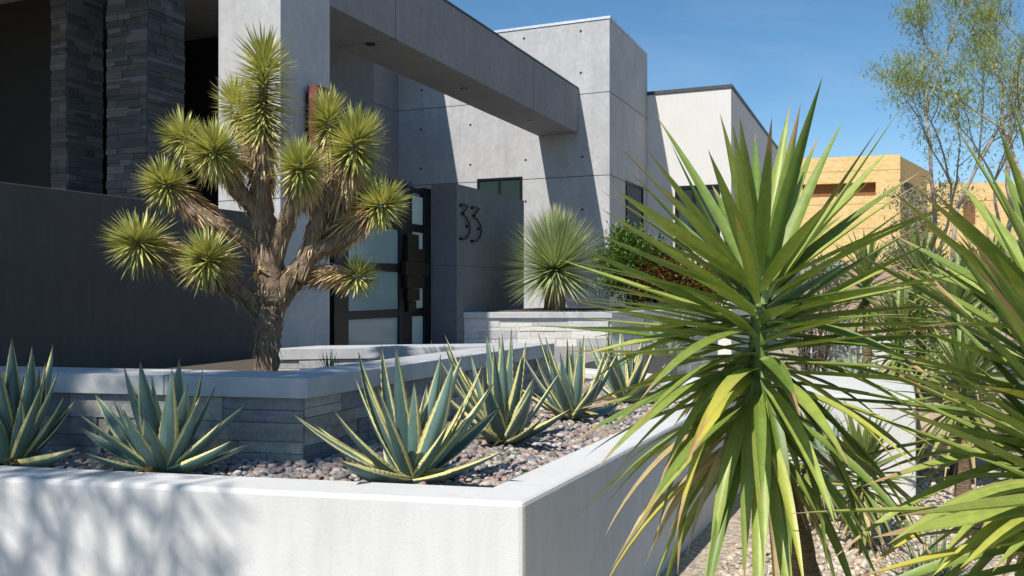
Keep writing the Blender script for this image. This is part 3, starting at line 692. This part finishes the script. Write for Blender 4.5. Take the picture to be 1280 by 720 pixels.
agave('agave in front of the far stone planter beside the pebble strip', 716, 526, [(673, 416), (682, 421), (709, 423), (730, 418), (666, 468), (725, 425), (750, 472), (774, 504), (666, 490), (700, 440), (760, 450), (690, 450)], 6, .62)
agave('agave half hidden behind the left blades of the big yucca', 780, 505, [(745, 421), (763, 418), (777, 418), (790, 429), (806, 443), (740, 470), (820, 470), (770, 440), (830, 490), (755, 435)], 6, .62)
agave('pale small agave behind the yucca, before the far stone planter', 838, 440, [(808, 404), (822, 402), (838, 399), (850, 402), (862, 404), (878, 412), (800, 415), (885, 425), (846, 400)], 8, .5, 'agavepale', 'pale agaves behind the yucca', .08, .8, d=9.6)
agave('pale green spiky agave on the low white wall bed', 1068, 472, [(1040, 448), (1055, 444), (1066, 440), (1078, 443), (1092, 450), (1030, 460), (1100, 462)], 14, .28, 'agavepale', 'pale agaves behind the yucca', .035, .8, d=8.6, seg=6)

# ---- big yuccas
def yucca(label, cpx, cpy, d, tips, fill, L0=.78, wid=.06, mat='yucca', trunk=None, stem=(.42, .12), group='broad bladed yuccas by the street', spread=None, seg=10, cr=4, old=10, elr=(-58, 67)):
    c = at(cpx, cpy, d); g = Vector(trunk if trunk else (c.x, c.y, 0))
    if len(g) < 3: g = Vector((g[0], g[1], 0))
    o = empty('yucca', Vector((g.x, g.y, 0)), label, 'yucca', group)
    mb = MB()
    def stem_pt(t): return c + Vector((0, 0, 1)) * (-stem[0] + (stem[0] + stem[1]) * t)
    for tp in tips:
        tx, ty = tp[0], tp[1]
        t2 = at(tx, ty, d); dv = t2 - c; el = math.atan2(dv.z, math.hypot(dv.x, dv.y))
        tt = min(1, max(0, .72 + el / math.pi * .62 + ru(-.12, .12))); bp = stem_pt(tt)
        L2d = (t2 - bp).length; Lw = max(L2d * 1.01, L0 * ru(.92, 1.06)); Lw = min(Lw, L2d + .35)
        sg = tp[2] if len(tp) > 2 else random.choice((-1, 1)) * ru(.5, 1)
        dd = math.sqrt(max(0, Lw * Lw - L2d * L2d)) * sg
        t3 = at(tx, ty, d + dd)
        out = Vector((t3.x - bp.x, t3.y - bp.y, 0)); out = out.normalized() if out.length > .01 else Vector((1, 0, 0))
        low = el < -.3
        leaf(mb, bp + out * .03, t3, wid * ru(1.0, 1.3), (.16 if low else ru(-.02, .06)), rnd() * (.75 if el > .5 else 1), cr, seg, .45, .55, .4, 0, 0, ru(-.5, .5))
    for i in range(fill):
        t = (i + rnd()) / fill; az = i * 2.39996 + ru(-.2, .2)
        el = R_(elr[0] + (elr[1] - elr[0]) * t ** .85 + ru(-12, 12)); bp = stem_pt(t); L = L0 * ru(.72, 1.05) * (1 - .12 * t)
        t3 = bp + rot_dir(az, el) * L
        if el < 0: t3.z = max(t3.z, .05)
        leaf(mb, bp + rot_dir(az, 0) * .03, t3, wid * ru(.8, 1.1), (.15 if el < -.2 else .04), rnd() * (.8 if t > .5 else 1), cr, seg, .45, .55, .4, 0, 0, ru(-.4, .4))
    mb.build('leaves', M[mat], o, smooth=True)
    if old:
        m2 = MB()
        for i in range(old):
            az = ru(0, 6.28); bp = stem_pt(ru(-.15, .3)); t3 = bp + rot_dir(az, R_(ru(-75, -35))) * L0 * ru(.7, .95); t3.z = max(t3.z, .05)
            leaf(m2, bp + rot_dir(az, 0) * .03, t3, wid * ru(.4, .8), .18, rnd(), cr, seg, .8, .5, .4, 0, 0, ru(-1.2, 1.2))
        m2.build('dry_leaves', M['yuccaold'], o, smooth=True)
    m3 = MB(); top = stem_pt(.45); low = stem_pt(0)
    pts = [g + (low - g) * k_ for k_ in [i / 14 for i in range(15)]] + [low + (top - low) * k_ for k_ in (.5, 1)]
    pts = [p + Vector((math.sin(i * .7) * .01, math.cos(i * .9) * .01, 0)) for i, p in enumerate(pts)]
    m3.tube(pts, [.055 - .001 * i + (.004 if i % 2 else 0) for i in range(15)] + [.035, .015], 12, jit=.12); m3.build('trunk', M['ybark'], o, smooth=True)
    m4 = MB(); m4.tube([stem_pt(k_) for k_ in (.1, .35, .6, .85, 1.0)], [.034, .036, .032, .024, .012], 10, a=(.15, 0, 0)); m4.build('crown_stem', M[mat], o, smooth=True)
    return o
T1 = [(1028, 97), (1001, 129), (987, 133), (965, 147), (944, 167), (925, 147), (916, 155), (900, 142), (885, 187), (864, 205), (820, 144), (770, 179), (809, 187), (769, 237), (751, 261), (717, 306), (701, 325), (706, 374), (730, 398), (767, 388), (738, 422), (766, 466), (738, 477), (747, 585), (772, 587),
      (820, 677, -.6), (844, 674, -.8), (857, 580, -.8), (820, 618), (820, 644), (847, 720, -.4), (887, 722, -.6), (930, 725, -.8), (955, 717, -.9), (988, 720, -1), (1034, 711, -.8), (1045, 660, -1), (1000, 520, -1), (955, 585, 1), (1080, 700, -.7),
      (1124, 138), (1100, 158), (1113, 185), (1152, 214), (1054, 151), (1023, 171), (1171, 300), (1155, 348, .5), (1168, 353, -.3), (1215, 405), (1203, 384, .4), (1185, 442, -.3), (1166, 531, -.7), (1150, 673, -.5), (1092, 697, -.7), (1146, 716, -.3), (1076, 327, .9), (1190, 420, -.4), (1130, 590, -.8), (740, 290, .1), (733, 350, .1), (785, 212, .1), (1140, 255, .1), (1165, 275, .2), (1092, 222, .2), (838, 178, .2), (1178, 325, .1), (722, 445, .1), (900, 690, .5), (790, 540), (800, 500, -.7), (760, 520), (1175, 480)]
yucca('big green yucca in the foreground, whose crown fills the picture right of centre', 948, 400, 2.9, T1, 104, .80, .047, trunk=at(1075, 890, 2.95), old=16, elr=(-62, 34))
T2 = [(1135, 227), (1172, 244), (1141, 271), (1119, 295), (1201, 230), (1254, 209), (1269, 207), (1250, 240), (1115, 330), (1166, 333), (1209, 361), (1215, 343), (1263, 355), (1254, 382), (1290, 190), (1310, 200), (1146, 409), (1180, 470), (1230, 300)]
yucca('yucca at the right edge with upright blades cut by the frame', 1345, 450, 2.5, T2, 90, .84, .055, trunk=(*at(1380, 362, 2.7).xy, 0), old=8)
T3 = [(1075, 448, -.3), (1120, 645, -.9), (1110, 680, -.5), (1090, 672, -.3), (1155, 600, .3), (1130, 520, .3), (1180, 640, .5), (1200, 710, -.4), (1240, 715, -.6), (1160, 560, .4), (1190, 520, .5), (1165, 720, -.2)]
yucca('lower right corner yucca, nearest the camera, with dry tipped blades', 1385, 590, 2.15, T3, 84, .80, .053, trunk=(*at(1440, 362, 2.3).xy, 0), stem=(.3, .1), old=10)
for (px, py, d, L, lab) in ((1083, 345, 9.0, .55, 'small distant yucca left of the cluster, before the pink wall'), (1150, 345, 8.2, .62, 'distant yucca beneath the small leafed tree, centre of the cluster'),
                            (1195, 385, 7.4, .7, 'distant yucca at the right of the cluster behind the edge yucca'), (1125, 412, 7.9, .62, 'lowest distant yucca, behind the right tips of the big yucca'), (1235, 345, 9.6, .7, 'furthest distant yucca, beside the acacia trunks')):
    yucca(lab, px, py, d, [], 95, L, .045, 'yuccafar', group='smaller yuccas behind', seg=4, cr=2, old=9, stem=(.35, .1))

for (px, py, d, L, lab) in ((1078, 585, 5.3, .42, 'low dark yucca on the gravel in front of the low white wall'), (1010, 560, 5.9, .42, 'low yucca hidden behind the hanging blades of the big one'), (1205, 480, 5.6, .6, 'middle distance yucca right of the low white wall')):
    yucca(lab, px, py, d, [], 80, L, .042, 'yuccafar', group='smaller yuccas behind', seg=5, cr=2, old=8, stem=(.2, .08))
agave('pale agave low on the gravel left of the low white wall end', 1045, 590, [(1000, 545), (1015, 530), (1030, 522), (1045, 520), (1060, 528), (1075, 540), (1085, 560), (1005, 565)], 12, .34, 'agavepale', 'pale agaves behind the yucca', .05, .02, d=5.6, seg=6)
# ---- Joshua tree
DJ = 6.0
jt = empty('joshua_tree', at(333, 488, DJ), 'Joshua tree with many spiky heads and shaggy trunk in the stone planter', 'tree')
tr = MB(); lv = []; dead = MB()
def J(px, py, dd=0): return at(px, py, DJ + dd)
def smooth(pts, n=5):
    out = []
    for i in range(len(pts) - 1):
        p0 = pts[max(i - 1, 0)]; p1 = pts[i]; p2 = pts[i + 1]; p3 = pts[min(i + 2, len(pts) - 1)]
        for k_ in range(n):
            t = k_ / n; out.append(.5 * ((2 * p1) + (p2 - p0) * t + (2 * p0 - 5 * p1 + 4 * p2 - p3) * t * t + (3 * p1 - p0 - 3 * p2 + p3) * t ** 3))
    return out + [pts[-1]]
def branch(pts, r0, r1, shag=0, n=6):
    ps = smooth(pts, n); m = len(ps); rad = [.8 * (r0 + (r1 - r0) * i / (m - 1)) * ru(.88, 1.14) for i in range(m)]
    tr.tube(ps, rad, 14, jit=.22)
    Ln = sum((ps[i + 1] - ps[i]).length for i in range(m - 1))
    for i in range(int(shag * .85 * Ln)):
        k_ = ru(0, m - 1.01); j = int(k_); f = k_ - j; p = ps[j].lerp(ps[j + 1], f); t = (ps[j + 1] - ps[j]).normalized()
        x = t.orthogonal().normalized(); x = Matrix.Rotation(ru(0, 6.28), 3, t) @ x
        b = p + x * (rad[j] * .85); dn = (-t * ru(.7, 1.0) + x * ru(.1, .42) + Vector((0, 0, -.25))).normalized()
        leaf(dead, b, b + dn * ru(.06, .15), ru(.009, .015), .05, rnd() * .75, 2, 2, .4, .9, .2, 0, 0, ru(-1, 1), radial=x)
    return ps, rad
branch([J(331, 492), J(334, 450), J(333, 420), J(337, 395), J(338, 370)], .105, .115, 130)
branch([J(338, 380), J(341, 350), J(335, 310), J(328, 270), J(325, 230), J(325, 200)], .125, .075, 330)
def head(c, ax, R, n_green, n_dead, elong=.15, skirt=.22, leaflen=None, stemR=.05):
    """rosette: c = centre of the green rosette, ax = axis (unit, outward)."""
    ax = ax.normalized(); Lf = leaflen or R; g = MB(); x = ax.orthogonal().normalized(); y = ax.cross(x)
    n_green = int(n_green * .95); n_dead = int(n_dead * 1.5); skirt *= .95
    for i in range(n_green):
        t = (i + .5) / n_green                       # 0 bottom of the rosette, 1 tip
        az = i * 2.39996; polar = R_(118) * (1 - t) ** (.72 if elong < .4 else .42) + R_(4)
        pos = c + ax * (elong * (t - .5)) + (x * math.cos(az) + y * math.sin(az)) * stemR * .6
        dr = (ax * math.cos(polar) + (x * math.cos(az) + y * math.sin(az)) * math.sin(polar)).normalized()
        dr = (dr + Vector((ru(-.1, .1), ru(-.1, .1), ru(-.1, .1)))).normalized()
        L = Lf * .98 * ru(.72, 1.1) * (1 - .12 * t)
        leaf(g, pos, pos + dr * L, ru(.015, .021), ru(-.03, .03), rnd(), 2, 3, .5, .75, .25, 0, 0, ru(-.4, .4), radial=dr)
    for i in range(n_dead):
        az = ru(0, 6.28); s = ru(0, 1) ; pos = c - ax * (elong * .45 + s * skirt) + (x * math.cos(az) + y * math.sin(az)) * stemR * .9
        polar = R_(ru(128, 168) if s > .15 else ru(112, 150)); dr = (ax * math.cos(polar) + (x * math.cos(az) + y * math.sin(az)) * math.sin(polar)).normalized()
        dr = (dr + Vector((0, 0, -.5)) + Vector((ru(-.12, .12), ru(-.12, .12), ru(-.12, .12)))).normalized(); L = Lf * ru(.55, .9)
        leaf(dead, pos, pos + dr * L, ru(.010, .017), .04, ru(.35, 1) if s < .7 else rnd() * .6, 2, 3, .5, .8, .25, 0, 0, ru(-.8, .8), radial=dr)
    h = g.build('leaf_head', M['joshua'], jt, smooth=True); return h
S = 180.
def hd(px, py, dd, ax, R, **k):
    a = RT * ax[0] + Vector((0, 0, 1)) * ax[1] - FW * ax[2]      # right, up, towards camera
    head(J(px, py, dd), a, R / S, **k)
# top column (long)
branch([J(325, 210), J(327, 160), J(330, 95)], .07, .04)
hd(329, 118, 0, (.05, 1, .1), 43, n_green=560, n_dead=230, elong=.54, skirt=.34, leaflen=.265)
hd(296, 135, .3, (-.4, 1, 0), 32, n_green=200, n_dead=50, elong=.2, skirt=.2, leaflen=.20)
branch([J(320, 220, .1), J(305, 180, .25), J(297, 145, .3)], .06, .04, 100)
branch([J(326, 270), J(303, 245, -.08), J(280, 215, -.2), J(268, 196, -.32)], .075, .05, 260)
hd(267, 190, -.33, (-.32, .32, 1), 50, n_green=300, n_dead=150, elong=.10, skirt=.25, leaflen=.25)
branch([J(300, 240, 0), J(265, 205, .05), J(232, 178, .05)], .06, .04, 150)
hd(229, 172, .05, (-.7, .7, .15), 38, n_green=220, n_dead=60, elong=.12, skirt=.2, leaflen=.2)
branch([J(333, 325), J(305, 295, -.02), J(272, 280, -.05), J(240, 262, -.05), J(212, 236, -.05)], .075, .048, 330)
hd(206, 230, -.05, (-.75, .6, .45), 36, n_green=260, n_dead=170, elong=.12, skirt=.32, leaflen=.20)
branch([J(332, 395), J(305, 368, -.05), J(262, 350, -.12), J(225, 338, -.16), J(185, 313, -.25)], .085, .05, 300)
hd(172, 304, -.28, (-.45, .15, 1), 46, n_green=300, n_dead=150, elong=.10, skirt=.28, leaflen=.25)
branch([J(295, 365, -.05), J(275, 345, -.2), J(260, 328, -.35)], .07, .05, 150)
hd(258, 324, -.36, (-.05, .1, 1), 44, n_green=290, n_dead=170, elong=.08, skirt=.28, leaflen=.235)
branch([J(338, 340), J(356, 285, -.1), J(368, 245, -.2), J(375, 217, -.3)], .08, .05, 240)
hd(376, 210, -.32, (.05, .35, 1), 42, n_green=300, n_dead=240, elong=.10, skirt=.34, leaflen=.235)
branch([J(341, 390), J(365, 345), J(385, 318), J(398, 270), J(418, 225), J(440, 195)], .085, .05, 330)
hd(444, 180, -.02, (.35, 1, .35), 50, n_green=400, n_dead=320, elong=.20, skirt=.50, leaflen=.24)
branch([J(400, 260, .08), J(406, 205, .15), J(410, 165, .18)], .06, .04, 160)
hd(411, 150, .18, (-.05, 1, .1), 36, n_green=260, n_dead=60, elong=.18, skirt=.25, leaflen=.2)
branch([J(370, 350), J(395, 315, .02), J(430, 300, .02), J(452, 282), J(474, 262)], .08, .05, 330)
hd(478, 256, 0, (.85, .5, .15), 36, n_green=300, n_dead=300, elong=.12, skirt=.45, leaflen=.205)
branch([J(345, 385), J(375, 350, .05), J(410, 338, .05), J(440, 345, .05)], .07, .045, 280)
hd(449, 345, .05, (1, -.02, .1), 27, n_green=170, n_dead=200, elong=.08, skirt=.3, leaflen=.16)
branch([J(410, 300, .15), J(435, 275, .2), J(452, 255, .22)], .06, .04, 100)
hd(454, 245, .22, (.2, 1, 0), 30, n_green=200, n_dead=60, elong=.12, skirt=.2, leaflen=.18)
# one small dry stub on the trunk's left
head(J(322, 340, -.12), (RT * -.3 - FW + Vector((0, 0, .1))), .1, 2, 60, .03, .05, .11, .02)
tr.build('trunk', M['jbark'], jt, smooth=True); dead.build('dead_leaves', M['joshuadead'], jt, smooth=True)

# ---- round fine-leaved yucca in the far planter
DR = 13.6; rc = at(694, 338, DR); ry = empty('round_yucca', Vector((rc.x, rc.y, zc)), 'round headed fine leaved yucca standing in the far stone planter', 'yucca')
mb = MB()
for i in range(1100):
    t = (i + .5) / 1100; az = i * 2.39996; el = R_(-40 + 130 * t ** .85) ; L = ru(.9, 1.06) * (1.05 if t > .5 else .92); dr = rot_dir(az, el + R_(ru(-5, 5)))
    leaf(mb, rc + dr * .05, rc + dr * L - Vector((0, 0, .07 * (1 - abs(math.sin(el))))), .026, .03, rnd(), 2, 3, .4, .8, .3)
mb.build('leaves', M['rostrata'], ry, smooth=True)
mb = MB(); mb.tube([Vector((rc.x, rc.y, zc - .02)) + Vector((0, 0, k_ * .06)) for k_ in range(7)], [.16, .17, .165, .17, .16, .15, .12], 16, jit=.15)
mb.build('trunk', M['ybark'], ry, smooth=True)
mb = MB()
for i in range(260):
    az = ru(0, 6.28); b = Vector((rc.x, rc.y, rc.z - ru(.0, .18))) + rot_dir(az, 0) * .12; leaf(mb, b, b + (rot_dir(az, R_(ru(-88, -60)))) * ru(.2, .42), .018, .05, rnd(), 2, 2)
mb.build('dead_leaf_skirt', M['joshuadead'], ry, smooth=True)

# ---- bushes
def bush(name, label, blobs, n, mat, lsz, basept, group=None, cat='bush', stems=14, hang=0):
    o = empty(name, basept, label, cat, group); mb = MB(); tot = sum(b[3] for b in blobs)
    for (c, rx, rz, wgt) in blobs:
        clumps = [c + Vector((ru(-1, 1) * rx, ru(-1, 1) * rx, ru(-1, 1) * rz)) for _ in range(26)]
        clumps = [q for q in clumps if ((q - c).xy.length / rx) ** 2 + ((q - c).z / rz) ** 2 < 1.1] or [c]
        for i in range(int(n * wgt / tot)):
            q = random.choice(clumps); sp_ = .27 * rx
            p = q + Vector((random.gauss(0, 1) * sp_, random.gauss(0, 1) * sp_, random.gauss(0, 1) * sp_ * .8))
            dr = (p - c).normalized() * .6 + Vector((ru(-1, 1), ru(-1, 1), ru(-.6, 1)))
            dr.normalize(); leaf(mb, p, p + dr * lsz * ru(.7, 1.3), lsz * .36, .1, rnd(), 2, 2, .3, .4, .4, 0, 0, ru(-1, 1))
    mb.build('leaves', M[mat], o)
    m2 = MB()
    for i in range(stems):
        c, rx, rz, wg = random.choice(blobs); e_ = c + Vector((ru(-.8, .8) * rx, ru(-.8, .8) * rx, ru(-.2, .8) * rz)); b = Vector(basept) + Vector((ru(-.12, .12), ru(-.12, .12), 0))
        md = b.lerp(e_, .5) + Vector((ru(-.08, .08), ru(-.08, .08), .05)); m2.tube([b, md, e_], [.012, .009, .004], 5)
    m2.build('stems', M['stem'], o); return o
bc = at(795, 330, 15.2)
bush('green_bush', 'dense green leafed bush right of the round yucca', [(bc, .55, .48, 3), (bc + Vector((0, 0, -.35)) + RT * .2, .55, .3, 1)], 12000, 'nandina', .085, (bc.x, bc.y, zc))
rcx = at(850, 352, 15.0)
bush('red_bush', 'reddish bronze leafed bush beside the green one', [(rcx, .62, .38, 3), (rcx + RT * .3 - Vector((0, 0, .2)), .55, .3, 2), (rcx - RT * .45 + Vector((0, 0, .1)), .3, .35, 1)], 17000, 'nandinared', .08, (rcx.x, rcx.y, zc))
gc = at(1022, 375, 10.5)
bush('grey_shrub', 'open grey green desert shrub seen between yucca blades', [(gc, .38, .42, 3), (gc + Vector((0, 0, .3)) + RT * .12, .2, .2, 1), (gc - Vector((0, 0, .5)), .4, .4, 2)], 1500, 'sage', .085, (gc.x, gc.y, 0), cat='shrub', stems=26)
oc = at(1160, 268, 24)
bush('leafy_sapling', 'thin leaved olive sapling in front of the strand board house', [(oc, .9, 1.1, 3), (oc + Vector((0, 0, -1.3)) - RT * .5, .8, .8, 2)], 3200, 'sage', .12, (oc.x, oc.y, 0), cat='sapling', stems=18)
# small tufts
def tuft(label, p, n, L, wd, mat='tuft', name='small_aloe'):
    o = empty(name, p, label, 'small plant', None); mb = MB()
    for i in range(n):
        az = i * 2.4; el = R_(ru(15, 85)); leaf(mb, p + rot_dir(az, 0) * .015, p + rot_dir(az, el) * L * ru(.7, 1.1), wd, -.05, rnd(), 2, 5, .5, .8, .3)
    mb.build('leaves', M[mat], o, smooth=True)
    m2 = MB(); m2.tube([p - Vector((0, 0, .04)), p + Vector((0, 0, .03))], [.02, .015], 8); m2.build('core', M['stem'], o)
tuft('small dark spiky tuft standing before the entry ledge', at(412, 468, 6.7), 30, .2, .012)
tuft('bushy green spiky plant at the bottom right on the gravel', Vector((*atz(1165, 735, .0).xy, .0)), 60, .32, .02)
# rocks
def rock(label, p, r, sx, sz, seed):
    v = IV.copy(); o_ = []
    random.seed(seed)
    mb = MB(); b = bmesh.new(); bmesh.ops.create_icosphere(b, subdivisions=4, radius=1)
    for q in b.verts:
        k_ = 1 + .35 * noise.noise(q.co * 1.3 + Vector((seed, 0, 0))) + .12 * noise.noise(q.co * 4 + Vector((0, seed, 0)))
        c = q.co * k_; mb.vert((p.x + c.x * r * sx, p.y + c.y * r, p.z + c.z * r * sz), (rnd(), 0, 0))
    for f in b.faces: mb.face([q.index for q in f.verts])
    b.free(); return tag(mb.build('boulder', M['rock'], smooth=True), label, 'boulder', 'tan boulders by the street')
for i, (px, py, d, r, lab) in enumerate(((1172, 524, 7.0, .28, 'tan boulder glimpsed right of the low white wall'), (1225, 520, 7.6, .30, 'tan boulder nearer the right edge among yucca blades'), (1190, 480, 8.6, .25, 'dark tan boulder behind the other two'))):
    rock(lab, at(px, py, d) - Vector((0, 0, .05)), r, 1.4, .55, i * 3 + 2)

# ---- airy acacia trees
def acacia(label, bpx, d, ztop, fork, seed, lean=0., nf=5, leafn=60, stems=2, name='acacia_tree', loc=None, r0=.085, hang=1, spread=1.0, droop=.5, lsize=.12, grp='airy acacia trees on the right', depth=4, lmat='acacia', zcap=99):
    random.seed(seed)
    b = Vector((*at(bpx, 362, d).xy, 0)) if loc is None else Vector(loc)
    o = empty(name, b, label, 'tree', grp); wd = MB(); lf = MB(); tips = []
    def grow(p, dr, L, r, lev):
        if zcap < 50 and (p.z - (3.3 - p.y) * 1.14 > 2.7 or p.x + .2 * (3.3 - p.y) > -2.3): return
        pts = [p]; q = p; dd = dr.copy(); k_ = 5
        for i in range(k_):
            dd = (dd + Vector((ru(-1, 1), ru(-1, 1), ru(-.5, .8))) * .16).normalized(); q = q + dd * (L / k_); pts.append(q)
        wd.tube(pts, [r * (1 - .5 * i / k_) for i in range(k_ + 1)], 7 if lev < 2 else 4)
        if lev >= 2: tips.extend(pts[2:])
        if lev >= depth: return
        nb = 2 if lev == 0 else random.choice((2, 3))
        for i in range(nb):
            j = random.choice((3, 4, 5)) if i else 5
            a = ru(0, 6.28); x = dd.orthogonal().normalized(); x = Matrix.Rotation(a, 3, dd) @ x
            nd = (dd + x * ru(.3, .85) * spread + Vector((0, 0, .12))).normalized()
            grow(pts[j], nd, L * ru(.6, .82), r * .5 if i else r * .55, lev + 1)
    for s_ in range(stems):
        a = ru(0, 6.28); dr = (Vector((math.cos(a) * .13, math.sin(a) * .13, 1)) + RT * lean).normalized()
        grow(b + Vector((math.cos(a), math.sin(a), 0)) * .15, dr, fork, r0 * ru(.8, 1.1), 0)
    sel = [t for t in tips if t.z > ztop * .42]
    for t in sel:
        if zcap < 50:
            zl_ = t.z - (3.3 - t.y) * 1.14; xl_ = t.x + .2 * (3.3 - t.y)
            if zl_ > 2.5 or xl_ > -2.5 or rnd() < (.1 if zl_ > .75 else .35): continue
        elif rnd() < .4: continue
        for j in range(int(leafn * .85)):      # weeping sprays of narrow leaflets
            p = t + Vector((random.gauss(0, .15), random.gauss(0, .15), random.gauss(-.06, .12)))
            dr = Vector((ru(-1, 1), ru(-1, 1), ru(-1.2, .3) * droop - .1)).normalized()
            leaf(lf, p, p + dr * lsize * ru(.6, 1.2), lsize * .15, -.06, rnd(), 2, 2, .2, .6, .4)
    wd.build('trunk', M['abark'], o, smooth=True); lf.build('crown', M[lmat], o); random.seed(seed + 100)
    return o
acacia('slender acacia with pale trunk left of its neighbours, against the sky', 1172, 17, 6.8, 3.0, 11, -.02, stems=1, leafn=66)
acacia('middle acacia with twisting twin pale trunks', 1212, 18, 8.5, 3.3, 23, .0, stems=2, leafn=60)
acacia('rightmost acacia with darker branching trunks near the picture edge', 1262, 16, 8, 2.8, 35, .05, stems=2, leafn=66)
# the tree standing behind the camera whose branches dapple the white wall
acacia('street tree standing behind the viewer that dapples the white planter', 0, 0, 9.5, 3.5, 47, 0, stems=2, leafn=80, lsize=.22, loc=(-5.0, -2.35, 0), spread=.7, zcap=8.7, grp=None, name='street_tree', r0=.09)
